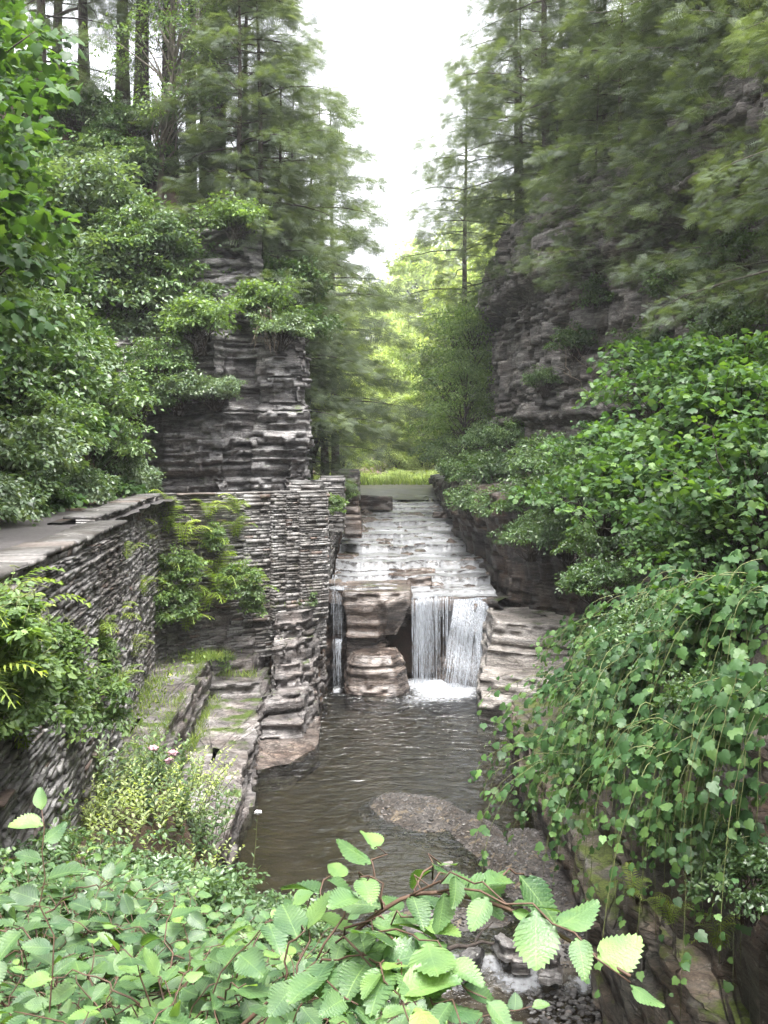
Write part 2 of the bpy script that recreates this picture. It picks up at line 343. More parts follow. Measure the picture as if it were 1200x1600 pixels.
def flat_mat(name, c, rough=.7, spec=.3, sc=12, amt=.4, bmp=.02):
    m, n, l, p, o = new_mat(name); tc = n.new('ShaderNodeTexCoord').outputs['Object']
    f = nz(n, l, mapping(n, l, tc, (1, 1, .3)), sc, 6, .7); r = ramp(n, [(.3, tuple(x * (1 - amt) for x in c)), (.7, tuple(x * (1 + amt) for x in c))]); l.new(f.outputs[0], r.inputs[0])
    l.new(r.outputs[0], p.inputs['Base Color']); p.inputs['Roughness'].default_value = rough; p.inputs['Specular IOR Level'].default_value = spec
    l.new(bump(n, l, f.outputs[0], .8, bmp), p.inputs['Normal']); return m
M['bark'] = flat_mat('dark_bark', (.045, .036, .03), .85)
M['bark_pale'] = flat_mat('pale_bark', (.16, .14, .115), .8)
M['twig'] = flat_mat('brown_twig', (.07, .042, .028), .6, sc=40, bmp=.003)
M['stem'] = flat_mat('green_stem', (.12, .14, .05), .6, sc=40, bmp=.002)
M['root'] = flat_mat('dry_roots', (.2, .16, .125), .8, sc=30)
M['pink'] = flat_mat('pink_blossom', (.55, .33, .38), .7, sc=60)
M['white'] = flat_mat('white_blossom', (.75, .73, .74), .7, sc=60, amt=.1)
M['path'] = flat_mat('path_surface', (.06, .055, .055), .6, sc=14, bmp=.02)

def ground_mat():
    m, n, l, p, o = new_mat('forest_soil'); tc = n.new('ShaderNodeTexCoord').outputs['Object']
    a = nz(n, l, tc, 1.2, 8, .65); r = ramp(n, [(.32, (.035, .026, .018)), (.5, (.075, .052, .036)), (.62, (.11, .065, .045)), (.72, (.05, .07, .02))]); l.new(a.outputs[0], r.inputs[0])
    b = nz(n, l, tc, 26, 5, .8); br = ramp(n, [(.3, (.5, .5, .5)), (.7, (1.6, 1.5, 1.4))]); l.new(b.outputs[0], br.inputs[0])
    l.new(mixc(n, l, r.outputs[0], br.outputs[0], 1.0, 'MULTIPLY'), p.inputs['Base Color']); p.inputs['Roughness'].default_value = .9
    l.new(bump(n, l, b.outputs[0], .9, .08), p.inputs['Normal']); return m
M['ground'] = ground_mat()
def gravel_mat():
    m, n, l, p, o = new_mat('gravel'); tc = n.new('ShaderNodeTexCoord').outputs['Object']
    v = n.new('ShaderNodeTexVoronoi'); v.inputs['Scale'].default_value = 24; l.new(tc, v.inputs['Vector'])
    r = ramp(n, [(0, (.02, .018, .017)), (.5, (.038, .035, .033)), (1, (.085, .078, .074))])
    s = n.new('ShaderNodeSeparateColor'); l.new(v.outputs['Color'], s.inputs[0]); l.new(s.outputs[0], r.inputs[0])
    b = nz(n, l, tc, 1.4, 5, .6); br = ramp(n, [(.35, (.62, .52, .42)), (.65, (1.25, 1.2, 1.15))]); l.new(b.outputs[0], br.inputs[0])
    l.new(mixc(n, l, r.outputs[0], br.outputs[0], 1.0, 'MULTIPLY'), p.inputs['Base Color']); p.inputs['Roughness'].default_value = .45
    l.new(bump(n, l, v.outputs['Distance'], -.8, .03), p.inputs['Normal']); return m
M['gravel'] = gravel_mat()
def bed_mat():
    m, n, l, p, o = new_mat('stream_bed'); tc = n.new('ShaderNodeTexCoord').outputs['Object']
    v = nz(n, l, tc, 2.2, 8, .7); r = ramp(n, [(.3, (.045, .036, .024)), (.55, (.085, .066, .044)), (.75, (.13, .095, .062))]); l.new(v.outputs[0], r.inputs[0])
    f = nz(n, l, tc, 30, 4, .7); fr = ramp(n, [(.3, (.5, .5, .5)), (.7, (1.5, 1.5, 1.5))]); l.new(f.outputs[0], fr.inputs[0])
    l.new(mixc(n, l, r.outputs[0], fr.outputs[0], 1.0, 'MULTIPLY'), p.inputs['Base Color']); p.inputs['Roughness'].default_value = .6
    return m
M['bed'] = bed_mat()
def water_mat(name, tint, scl, strength, stretch=(1, 1, 1), dist=.05, foam_glint=0.0, rot=0.0, rough=.04, detail=3, ior=1.36, calm=False, fst=(1, 1, 1), fcol=.36):
    m, n, l, p, o = new_mat(name); n.remove(p)
    tc = n.new('ShaderNodeTexCoord').outputs['Object']
    f = nz(n, l, mapping(n, l, tc, stretch, (0, 0, rot)), scl, detail, .55, .6)
    f2 = nz(n, l, mapping(n, l, tc, tuple(x * 2.7 for x in stretch), (0, 0, rot + .5)), scl, detail, .5)
    h = math_(n, l, 'ADD', f.outputs[0], math_(n, l, 'MULTIPLY', f2.outputs[0], .35))
    b = bump(n, l, h, strength, dist)
    if calm:
        sx = n.new('ShaderNodeSeparateXYZ'); l.new(tc, sx.inputs[0]); mr = n.new('ShaderNodeMapRange'); l.new(sx.outputs['Y'], mr.inputs[0]); mr.inputs[1].default_value = 18; mr.inputs[2].default_value = 26; mr.inputs[3].default_value = strength * .35; mr.inputs[4].default_value = strength
        l.new(mr.outputs[0], b.node.inputs['Strength']) if hasattr(b, 'node') else None
    g = n.new('ShaderNodeBsdfGlossy'); g.inputs['Roughness'].default_value = rough; l.new(b, g.inputs['Normal'])
    t = n.new('ShaderNodeBsdfTransparent'); t.inputs[0].default_value = (*tint, 1)
    fr = n.new('ShaderNodeFresnel'); fr.inputs[0].default_value = ior; l.new(b, fr.inputs['Normal'])
    mx = n.new('ShaderNodeMixShader'); l.new(fr.outputs[0], mx.inputs[0]); l.new(t.outputs[0], mx.inputs[1]); l.new(g.outputs[0], mx.inputs[2])
    out = mx.outputs[0]
    # foam: vertex attribute 'var' times a streaky noise
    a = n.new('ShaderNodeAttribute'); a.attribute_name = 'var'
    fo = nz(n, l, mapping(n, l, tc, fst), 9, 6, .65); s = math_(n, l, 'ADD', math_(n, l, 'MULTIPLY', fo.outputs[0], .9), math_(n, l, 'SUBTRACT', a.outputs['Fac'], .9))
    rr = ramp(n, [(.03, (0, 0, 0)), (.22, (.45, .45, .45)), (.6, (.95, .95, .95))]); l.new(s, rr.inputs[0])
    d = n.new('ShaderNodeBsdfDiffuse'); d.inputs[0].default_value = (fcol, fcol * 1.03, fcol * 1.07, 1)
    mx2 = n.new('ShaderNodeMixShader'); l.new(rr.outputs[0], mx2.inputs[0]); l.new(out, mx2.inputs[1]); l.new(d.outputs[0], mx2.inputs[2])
    l.new(mx2.outputs[0], o.inputs[0]); return m
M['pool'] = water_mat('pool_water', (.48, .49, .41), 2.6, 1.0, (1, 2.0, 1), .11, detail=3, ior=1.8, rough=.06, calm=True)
M['sheet'] = water_mat('cascade_water', (.6, .6, .59), 2.4, .6, (1, 2.4, 1), .07, rough=.30, ior=1.5, fst=(.5, .28, 1), fcol=.36)
M['riffle'] = water_mat('riffle_water', (.6, .58, .5), 3.0, .9, (1, 2.5, 1), .12, rough=.06, rot=.5)
def fall_mat():
    m, n, l, p, o = new_mat('falling_water'); tc = n.new('ShaderNodeTexCoord').outputs['Object']
    a = n.new('ShaderNodeAttribute'); a.attribute_name = 'var'
    f = nz(n, l, mapping(n, l, tc, (5, 5, .7)), 5, 6, .7)
    s = math_(n, l, 'ADD', f.outputs[0], math_(n, l, 'MULTIPLY', a.outputs['Fac'], .35)); rr = ramp(n, [(.56, (0, 0, 0)), (.95, (.68, .68, .68))]); l.new(s, rr.inputs[0])
    p.inputs['Base Color'].default_value = (.46, .49, .53, 1); p.inputs['Roughness'].default_value = .35
    tl = n.new('ShaderNodeBsdfTranslucent'); tl.inputs[0].default_value = (.45, .48, .52, 1)
    m1 = n.new('ShaderNodeMixShader'); m1.inputs[0].default_value = .35; l.new(p.outputs[0], m1.inputs[1]); l.new(tl.outputs[0], m1.inputs[2])
    t = n.new('ShaderNodeBsdfTransparent'); mx = n.new('ShaderNodeMixShader')
    l.new(rr.outputs[0], mx.inputs[0]); l.new(t.outputs[0], mx.inputs[1]); l.new(m1.outputs[0], mx.inputs[2]); l.new(mx.outputs[0], o.inputs[0]); return m
M['fall'] = fall_mat()

# ------------------------------------------------------------------ tagging
def tag(o, label=None, cat=None, group=None, kind=None):
    if label: o['label'] = label
    if cat: o['category'] = cat
    if group: o['group'] = group
    if kind: o['kind'] = kind
    return o
def empty(name, loc, label, cat, group=None, rz=0.0, s=1.0):
    o = bpy.data.objects.new(name, None); COL.objects.link(o); o.location = tuple(float(x) for x in loc)
    o.rotation_euler = (0, 0, rz); o.scale = (s, s, s) if not isinstance(s, tuple) else s; o.empty_display_size = .2
    return tag(o, label, cat, group)
def copy_tree(o, parent=None):
    c = o.copy(); COL.objects.link(c); c.parent = parent
    for ch in list(o.children): copy_tree(ch, c)
    return c
def struct(o): o['kind'] = 'structure'; return o

# ------------------------------------------------------------------ rock helpers
def resample(path, ds, closed=False):
    P = np.asarray(path, float)
    if closed: P = np.vstack([P, P[:1]])
    d = np.r_[0, np.cumsum(np.linalg.norm(np.diff(P, axis=0), axis=1))]
    n = max(3, int(d[-1] / ds)); s = np.linspace(0, d[-1], n + 1)
    Q = np.stack([np.interp(s, d, P[:, k]) for k in range(P.shape[1])], 1)
    if closed: Q = Q[:-1]; s = s[:-1]
    return Q, s
def normals2(Q, side, closed=False, smooth=6):
    if closed: T = np.roll(Q, -1, 0) - np.roll(Q, 1, 0)
    else: T = np.gradient(Q, axis=0)
    N = np.stack([T[:, 1], -T[:, 0]], 1)[:, :2] * side
    N = unit(N)
    for _ in range(smooth):
        if closed: N = N * .5 + (np.roll(N, 1, 0) + np.roll(N, -1, 0)) * .25
        else: N[1:-1] = N[1:-1] * .5 + (N[:-2] + N[2:]) * .25
    return unit(N)
def blocky(rng, s, lo, hi):
    L = s[-1] + 3; k = int(L / lo) + 3; b = np.cumsum(rng.uniform(lo, hi, k)) - hi
    v = rng.uniform(-1, 1, k + 1); return v[np.searchsorted(b, s)]
def layers(rng, z0, z1, th):
    z = [z0]
    while z[-1] < z1:
        t = rng.uniform(*th);
        if rng.random() < .12: t *= 2.4
        z.append(z[-1] + t)
    z[-1] = z1
    return z
def strata(path, z0, z1, amp=.25, seed=1, th=(.06, .22), ds=.12, side=1, off=None, cap=3.0, closed=False, capz=0.0, mb=None, warp=.12, ztop=None, fine=.5):
    """bedded rock face swept along a plan line; off(s01,z)->extra outward offset"""
    rng = np.random.default_rng(seed); Q, s = resample(path, ds, closed); N = normals2(Q[:, :2], side, closed)
    zs = layers(rng, z0, z1, th); rows = []; sn = s / s[-1]
    grp = None; gleft = 0; zw = warp * noise(s * .25, 0, 0, seed + 3)
    for k in range(len(zs) - 1):
        if gleft <= 0: grp = blocky(rng, s, .5, 2.4) * .55 + noise(s * .35, k * 3.1, 0, seed) * .8; gleft = rng.uniform(.5, 2.2)
        gleft -= zs[k + 1] - zs[k]
        lay = blocky(rng, s, .15, .9) * .42 * fine * 2 + rng.uniform(-.16, .16) + noise(s * 1.4, zs[k] * 1.2, 0, seed + 9) * .35
        lay = lay + blocky(rng, s, .06, .4) * .26 - (.6 if rng.random() < .4 else 0) * (noise(s * 1.3, k * 1.7, 0, seed) > .05)
        o = amp * (grp + lay)
        ts = (zs[k + 1] - zs[k]); nsub = 2 if ts < .2 else int(ts / .12) + 2
        for zz in np.linspace(zs[k], zs[k + 1] - .006, nsub):
            oo = o + (off(sn, zz) if off else 0) + amp * .05 * noise(s * 6, zz * 9, 0, seed + 5) + .012 * noise(s * 19, zz * 22, 0, seed + 6)
            scale_z = 1 if ztop is None else 1
            zc = zz + zw
            if ztop is not None: zc = z0 + (zz - z0) * (ztop(sn) - z0) / (z1 - z0) + zw
            rows.append(np.stack([Q[:, 0] + N[:, 0] * oo, Q[:, 1] + N[:, 1] * oo, zc + .012 * noise(s * 4, zz * 5, 0, seed + 8)], 1))
    if closed:
        c = rows[-1].mean(0); last = rows[-1]
        for t in (.98, .93, .85, .75, .62, .5, .36, .22, .06):
            r = c + (last - c) * t; r[:, 2] = last[:, 2].mean() + capz * (1 - t) + .03 * fbm(r[:, 0] * 1.6, r[:, 1] * 1.6, 0, seed + 2); rows.append(r)
    elif cap:
        last = rows[-1]
        for t in (.15, .5, 1.0):
            r = last.copy(); r[:, :2] -= N * cap * t; r[:, 2] += capz * t + .08 * noise(r[:, 0], r[:, 1], 0, seed + 2); rows.append(r)
    V = np.concatenate(rows); F = grid_faces(len(rows), len(Q), closed)
    if side < 0: F = F[:, ::-1]
    mb = mb or MB(); mb.add(V, F, 0.0); return mb
def ell(cx, cy, rx, ry, rot=0, n=20, sq=2.6, seed=0, irr=.12):
    rng = np.random.default_rng(seed); t = np.arange(n) / n * 2 * math.pi
    c, s_ = np.cos(t), np.sin(t); r = (np.abs(c) ** sq + np.abs(s_) ** sq) ** (-1 / sq) * (1 + rng.uniform(-irr, irr, n))
    x, y = c * r * rx, s_ * r * ry; cr, sr = math.cos(rot), math.sin(rot)
    return np.stack([cx + x * cr - y * sr, cy + x * sr + y * cr], 1)
def round_off(z0, z1, r):
    def f(s, z):
        t = (z - z0) / (z1 - z0); return -r * (1 - math.sqrt(max(0, 1 - max(0, (t - .35) / .65) ** 2)))
    return f

# plan lines -----------------------------------------------------------------
WN = [(-2.3, 1.0), (-2.75, 5.0), (-3.3, 8.8), (-4.1, 15.6)]                       # near wall
WF = [(-4.45, 15.3), (-4.9, 19.0), (-5.45, 22.5), (-5.75, 25.4), (-5.4, 25.9), (-1.66, 28.6)]      # rear wall
def lineX(pts, y): P = np.array(pts); return np.interp(y, P[:, 1], P[:, 0])
FOOT_L = [(-4.0, -10), (-4.6, 5), (-5.6, 11), (-6.3, 17), (-6.95, 25), (-7.4, 30.8), (-7.4, 31.0)]
RA = [(2.95, 66), (2.9, 48), (2.75, 38), (3.35, 32.6), (4.8, 30.8), (6.3, 28), (6.1, 23), (5.2, 16), (4.7, 9), (4.4, 2), (4.2, -6)]
RB = [(7.5, 75), (5.6, 56), (4.9, 43), (5.7, 36.5), (7.6, 31), (8.9, 23), (8.8, 12), (8.6, -6)]
def Hraw(x, y):
    x, y = np.broadcast_arrays(np.asarray(x, float), np.asarray(y, float))
    z = np.full(x.shape, -1.3)
    # upstream floor
    z = np.where(y > 33, 1.5, z); z = np.where(y > 58, 4.6, z); z = np.where(y > 62, 4.75 + .012 * (y - 62), z)
    # right bench, cliff top and slope
    ra = np.interp(y, [p[1] for p in RA[::-1]], [p[0] for p in RA[::-1]]) + 1.9
    rb = np.interp(y, [p[1] for p in RB[::-1]], [p[0] for p in RB[::-1]]) + 1.4
    bench = 6.0 + .25 * (x - ra)
    far = sm(62, 85, y)
    z = np.where(x > ra, bench * (1 - far) + far * (4.8 + np.clip(x - ra, 0, 60) * .45), z)
    top = 15.0 * (1 - far) + 7 * far
    z = np.where(x > rb, top + (x - rb) * 1.05 - np.clip(x - rb - 18, 0, 400) * .85, z)
    # left: walk behind the wall, slope above it
    xw = np.where(y < 15.5, lineX(WN, np.clip(y, 1, 15.6)), np.interp(y, [15.5, 25.4, 28.6], [-4.5, -5.75, -5.75]))
    foot = np.interp(y, [p[1] for p in FOOT_L], [p[0] for p in FOOT_L])
    nearL = y < 31.8
    zl = 5.86 + np.zeros_like(z)
    dl = foot - x
    zs = 5.86 + np.clip(dl, 0, 9) * 1.55 + np.clip(dl - 9, 0, 12) * .9 + np.clip(dl - 21, 0, 400) * .2
    inland = (x < xw - .35)
    z = np.where(nearL & inland, np.where(x < foot, zs, zl), z)
    # terrace behind the rear wall
    yb = 25.9 + (x + 5.4) * (2.7 / 3.74)
    z = np.where(nearL & (x < -2.0) & (x >= xw - .35) & (y > yb + .45), 5.86, z)
    # left cliff block beyond y=31.8
    xl = np.interp(y, [31.5, 33.5, 36, 60, 80], [-2.9, -3.1, -4.2, -5.2, -9])
    z = np.where((y >= 31.8) & (x < -2.15) & (x > xl), np.where(y < 60, 5.8 - .02 * (y - 31), z), z)
    dc = xl - x; dy = y - 31.8
    q_ = np.minimum(dc + .3, dy - .2)
    zc = np.interp(q_, [0, 1, 2, 3.2, 4.6, 8, 20, 60], [10.6, 11.2, 14.5, 15.5, 18.8, 22.5, 30, 44])
    zc = zc * (1 - sm(58, 95, y)) + (5 + np.clip(dc, 0, 60) * .5) * sm(58, 95, y)
    z = np.where((y >= 31.8 + 1.2) & (x <= xl), zc, z)
    return z
def H(x, y):
    z = Hraw(x, y); return z + .18 * fbm(np.asarray(x) * .6, np.asarray(y) * .6, 0, 5) * (z > -1)

# ------------------------------------------------------------------ ground sheet
xs = np.r_[-300, -220, -150, -100, -80, np.arange(-64, -14, 1.6), np.arange(-14, 14, .35), np.arange(14, 64, 1.6), 64, 80, 100, 150, 220, 300]
ys = np.r_[-200, -80, -40, -20, np.arange(-10, 70, .4), np.arange(70, 140, 2), 150, 180, 240, 340, 500]
X, Y = np.meshgrid(xs, ys); Z = H(X, Y); Z = np.where(np.abs(X) > 64, np.minimum(Z, 45), Z)
struct(MB().add(np.stack([X, Y, Z], -1).reshape(-1, 3), grid_faces(len(ys), len(xs))).build('ground', M['ground'], smooth=False))

# path strips
def strip(name, cl, wd, mat, zfn, th=.05):
    Q, s = resample(cl, .3); N = normals2(Q, 1); rows = []
    for t in np.linspace(-1, 1, 9):
        P = Q + N * (t * wd * .5 * (1 + .1 * noise(s, t, 0, 3)))[:, None]; rows.append(np.c_[P, zfn(P) + .03 * noise(P[:, 0] * 2, P[:, 1] * 2, 0, 4)])
    V = np.concatenate(rows); return struct(MB().add(V, grid_faces(9, len(Q))[:, ::-1]).build(name, mat, smooth=True))
strip('path', [(-3.4, 0), (-4.0, 6), (-4.6, 11), (-5.5, 17), (-6.3, 23), (-6.4, 27.6), (-4.4, 29.7), (-2.6, 30.2)], 2.0, M['path'], lambda P: np.full(len(P), 6.02))

# ------------------------------------------------------------------ left cliff
def offL(s, z):     # lean, undercuts, crack
    band = lambda a, b, e=.006: sm(a - e, a + e, s) * (1 - sm(b - e, b + e, s))
    o = -1.0 * band(-.1, .108) * (1 - sm(8.3, 8.7, z)) - .55 * band(.108, .165) * (1 - sm(6.3, 7.0, z)) - .4 * band(.165, .185) * (1 - sm(6.6, 7.4, z))
    o = o - .75 * band(.222, .262) * (1 - sm(6.3, 7.7, z)) - .38 * band(-.1, .186) * sm(8.3, 8.45, z) * (1 - sm(8.6, 8.8, z))
    o = o - .55 * np.exp(-((s - .193) / .0028) ** 2) * (z < 10.2) + .22 * band(.2, .25) * sm(7.8, 8.3, z) * (1 - sm(8.3, 8.6, z)) - .22 * sm(8.6, 8.8, z) - .12 * np.clip(z - 9, 0, 3)
    return o
CL = [(-11, 30.0), (-8.6, 30.9), (-6.6, 31.3), (-5.0, 31.0), (-4.5, 31.9), (-3.6, 31.5), (-2.35, 31.6), (-2.3, 32.6), (-3.0, 33.6), (-3.7, 36), (-4.0, 44), (-4.6, 60)]
mb = strata(CL, 5.6, 10.9, .21, 11, (.035, .15), .045, 1, offL, cap=2.2, capz=.5)
strata([(-11, 32.2), (-8.2, 32.6), (-6.6, 32.1), (-5.0, 32.4), (-3.6, 32.6), (-4.0, 35), (-4.6, 38), (-5.2, 46), (-6, 60)], 10.4, 14.8, .32, 12, (.06, .24), .1, 1, lambda s, z: -.25 * (z - 10.4), cap=1.2, capz=-.5, mb=mb)
strata([(-12, 36.2), (-9.5, 36.0), (-7.6, 36.2), (-6.6, 37.2), (-6.4, 42), (-7, 52)], 14.8, 17.8, .4, 13, (.08, .3), .14, 1, lambda s, z: -.35 * (z - 14.8), cap=1.0, capz=-.4, mb=mb)
struct(mb.build('left_cliff', M['cliff']))
# right cliff, upper
def offR(s, z):
    return -.10 * (z - 5) + .35 * sm(8.3, 8.6, z) - .5 * (1 - sm(6.6, 7.4, z)) + .7 * sm(13.4, 13.9, z)
mb = strata(RB, 5.2, 16.6, .30, 21, (.06, .26), .09, 1, offR, cap=4.5, capz=3.5)
struct(mb.build('right_cliff', M['cliff_r']))
# right channel wall with its undercut
def offC(s, z):
    hollow = np.exp(-((s - .44) / .07) ** 2)
    return -.6 * hollow * (1 - sm(4.2, 5.8, z)) + .35 * np.sin(z * 2.2 + s * 9) * .4 - .05 * z
mb = strata(RA, -.8, 6.1, .2, 22, (.07, .3), .12, 1, offC, cap=3.2, capz=.6, warp=.25)
struct(mb.build('channel_cliff', M['dark']))

# ------------------------------------------------------------------ ledges on the left of the pool
def lam0(s, z): return 0 * s
LED2 = [(-2.75, 12.0), (-2.62, 17.0), (-2.62, 18.6), (-2.8, 21), (-2.9, 22.6), (-3.25, 24.4), (-2.95, 26.3), (-2.9, 28.9), (-5.2, 28.9), (-4.6, 24), (-3.95, 18.8), (-3.8, 15), (-3.7, 12.0)]
mb = strata(LED2, -.9, .86, .10, 31, (.04, .12), .06, 1, closed=True, capz=.0)
struct(mb.build('lower_ledge', M['ledge']))
LED1 = [(-3.75, 11.0), (-4.02, 18.2), (-4.55, 26.4), (-5.9, 26.6), (-5.7, 22), (-5.1, 16), (-4.3, 11.0)]
mb = strata(LED1, -.6, 1.92, .09, 32, (.05, .18), .09, 1, closed=True, capz=.05)
struct(mb.build('upper_ledge', M['ledge']))
# bedrock stair under the rear wall
mb = MB()
for i, (poly, z1, sd_) in enumerate([
    ([(-4.9, 25.6), (-3.25, 25.9), (-3.05, 28.9), (-5.4, 28.9)], 1.35, 41), ([(-5.0, 26.0), (-3.45, 26.5), (-3.2, 28.9), (-5.4, 28.9)], 1.75, 42),
    ([(-5.1, 26.5), (-3.6, 27.0), (-3.3, 29.0), (-5.4, 29.0)], 2.25, 43), ([(-5.2, 26.3), (-4.2, 26.6), (-3.5, 27.6), (-3.4, 29.0), (-5.4, 29.0)], 2.95, 44)]):
    strata(poly, -.5, z1, .08, sd_, (.06, .2), .08, 1, closed=True, mb=mb)
struct(mb.build('bedrock_steps', M['ledge']))
# rock point between ledge and left fall
mb = MB()
for poly, z0, z1, sd_, a in [
    ([(-3.2, 24.6), (-2.0, 24.9), (-1.9, 26.0), (-2.0, 28.5), (-3.05, 28.7)], -.7, .42, 51, .10),
    ([(-3.05, 25.4), (-2.05, 25.9), (-1.8, 26.9), (-1.9, 29.2), (-3.0, 29.4)], -.7, .95, 52, .12),
    ([(-3.0, 26.1), (-2.1, 26.6), (-1.9, 27.6), (-1.9, 30.0), (-3.0, 30.2)], -.7, 1.5, 53, .12),
    ([(-3.0, 26.6), (-2.2, 27.0), (-1.85, 27.9), (-1.85, 30.4), (-3.0, 30.8)], -.7, 2.1, 54, .12),
    ([(-3.0, 27.0), (-2.2, 27.4), (-1.8, 28.2), (-1.85, 30.6), (-3.0, 31.2)], -.7, 2.9, 55, .1)]:
    strata(poly, z0, z1, a * 1.3, sd_, (.035, .13), .045, 1, closed=True, mb=mb, off=lambda s, z: -.10 * (z - z0) / (z1 - z0))
struct(mb.build('rock_point', M['ledge']))
struct(strata([(-4.2, 23.0), (-3.0, 22.5), (-2.2, 23.0), (-1.6, 24.6), (-1.7, 27), (-3.5, 27)], -.9, .03, .06, 56, (.1, .2), .1, 1, closed=True, capz=.02).build('submerged_shelf', M['wetrock']))

# middle rock of the fall and its boulder
mb = MB()
strata([(-1.2, 31.0), (.1, 30.8), (.78, 31.1), (.75, 33.6), (-1.2, 33.6)], 1.55, 2.98, .045, 61, (.08, .25), .06, 1, closed=True, mb=mb, fine=.35,
       off=lambda s, z: .14 * sm(2.35, 2.5, z) - .45 * (1 - sm(1.5, 2.4, z)) * (s > .12) * (s < .4))
strata([(-1.15, 31.4), (-.2, 31.2), (.1, 31.6), (.1, 33.6), (-1.15, 33.6)], -.6, 1.7, .08, 62, (.1, .3), .07, 1, closed=True, mb=mb)
struct(mb.build('fall_rock', M['wetrock']))
o = strata(ell(-.25, 30.5, 1.0, .85, .05, 18, 2.6, 3, .07), -.6, 1.12, .05, 63, (.06, .2), .06, 1, closed=True, fine=.3, off=round_off(-.6, 1.12, .30), capz=.03).build('boulder', M['wetrock'])
tag(o, 'big rounded layered brown boulder at the foot of the waterfall beside the pool', 'boulder')
# face behind the fall
struct(strata([(-2.2, 32.9), (-1.5, 33.0), (1.0, 33.3), (2.6, 33.0), (4.0, 32.2)], -.8, 2.62, .18, 64, (.1, .35), .08, 1, cap=1.2, off=lambda s, z: .75 * sm(2.1, 2.55, z)).build('waterfall_face', M['dark']))
# sloping buttress under the right hand half of the fall
struct(strata(ell(2.8, 32.5, .7, 1.2, .1, 18, 2.4, 5, .08), -.7, 2.38, .12, 65, (.1, .3), .07, 1, closed=True, off=lambda s, z: -.42 * (z) / 1.2 + .25).build('fall_buttress', M['wetrock']))

# pale smooth rock at the right of the fall
mb = MB()
for poly, z1, sd_, r in [
    ([(2.55, 26.9), (3.7, 26.2), (6.5, 26.0), (6.5, 31.5), (3.2, 31.5), (2.75, 29.2)], .62, 71, .12),
    ([(2.6, 27.4), (3.8, 26.8), (6.5, 26.6), (6.5, 31.6), (3.2, 31.6), (2.8, 29.6)], 1.12, 72, .10),
    ([(2.75, 28.3), (3.9, 27.6), (6.5, 27.4), (6.5, 31.8), (3.3, 32.0), (2.95, 30.3)], 1.62, 73, .2),
    ([(3.05, 29.2), (4.2, 28.6), (6.5, 28.4), (6.5, 32.2), (3.4, 32.4), (3.0, 31.2)], 2.25, 74, .3)]:
    strata(poly, -.8, z1, .07, sd_, (.06, .22), .08, 1, closed=True, mb=mb, off=round_off(-.8, z1, r))
struct(mb.build('pale_rock_bank', M['pale']))
# right hand ledge along the lower stream, mossy
RL = [(2.95, 8), (2.9, 12.5), (2.95, 16), (2.9, 20), (2.85, 22.6), (3.3, 24.2), (5.6, 24.6), (6.2, 22), (5.6, 16), (5.2, 8)]
mb = strata(RL, -.9, 1.12, .10, 81, (.06, .2), .09, 1, closed=True, capz=.12)
strata([(3.25, 8), (3.2, 12), (3.5, 15), (3.3, 18), (3.45, 21), (4.3, 23.4), (5.6, 23.5), (6.2, 22), (5.6, 16), (5.2, 8)], .9, 1.62, .14, 82, (.06, .16), .09, 1, closed=True, capz=.1, mb=mb)
struct(mb.build('mossy_ledge', M['mossy']))
mb = MB()
strata([(3.9, 4), (3.9, 9), (4.05, 13), (4.5, 17), (5.2, 22.5)], 1.3, 4.4, .25, 83, (.08, .3), .12, -1, cap=2, off=lambda s, z: -.25 * (z - 1.3), mb=mb)
struct(mb.build('bank_rock', M['dark']))

# ------------------------------------------------------------------ stream bed, pool water, gravel
def Hbed(x, y):
    z = -.55 + 0 * x
    z = z + .30 * sm(23, 19, y) + .05 * fbm(x * 1.1, y * 1.1, 0, 7)
    isl = np.exp(-(((x - .55 - .25 * (20.3 - y)) / 1.15) ** 2 + ((y - 20.2) / 1.6) ** 2) ** 1.2)                      # head of the bar
    tail = np.exp(-(((x - 2.25 + .28 * (y - 17)) / .62) ** 2)) * sm(21.0, 18.6, y) * sm(13.3, 14.4, y)   # its arm down the right side
    lowb = np.exp(-(((x - .9) / 1.6) ** 2 + ((y - 15.2) / .55) ** 2)) * .8
    strip_ = sm(1.9, 2.5, x) * sm(19.6, 18.2, y) * sm(13.3, 14.4, y)
    z = z + .47 * np.maximum.reduce([isl * 1.0, tail * .95, lowb, strip_ * .95])
    z = z - .35 * sm(14.3, 13.6, y)
    return z
xs = np.arange(-3.4, 3.5, .07); ys = np.arange(8, 33.5, .09); X, Y = np.meshgrid(xs, ys); Z = Hbed(X, Y)
struct(MB().add(np.stack([X, Y, Z + .012 * noise(X * 9, Y * 9, 0, 8)], -1).reshape(-1, 3), grid_faces(len(ys), len(xs))).build('stream_bed', M['bed'], smooth=True))
# gravel bar: the emergent part of the bed, as pebbles
rng = np.random.default_rng(5)
m = (Z > -.10)
mbg = MB(); mbg.add(np.stack([X, Y, Z + .006 + .010 * noise(X * 11, Y * 11, 0, 9)], -1).reshape(-1, 3), grid_faces(len(ys), len(xs))[(m[:-1, :-1] & m[1:, 1:] & m[1:, :-1] & m[:-1, 1:]).ravel()])
struct(mbg.build('gravel_bar', M['gravel'], smooth=True))
def pebble_tpl(seed):
    r = np.random.default_rng(seed); V = []; F = []
    for i, (zz, rr) in enumerate(((-.4, .6), (.1, 1.), (.5, .62))):
        for k in range(7):
            a = k / 7 * 2 * math.pi; q = rr * r.uniform(.8, 1.1); V.append((math.cos(a) * q, math.sin(a) * q * .8, zz * .55))
    F = grid_faces(3, 7, True); return np.array(V, float), [F, np.array([[20, 19, 18, 17, 16, 15, 14][::-1]])], np.array(V, float)[:, :2]
PEB = [pebble_tpl(i) for i in range(3)]
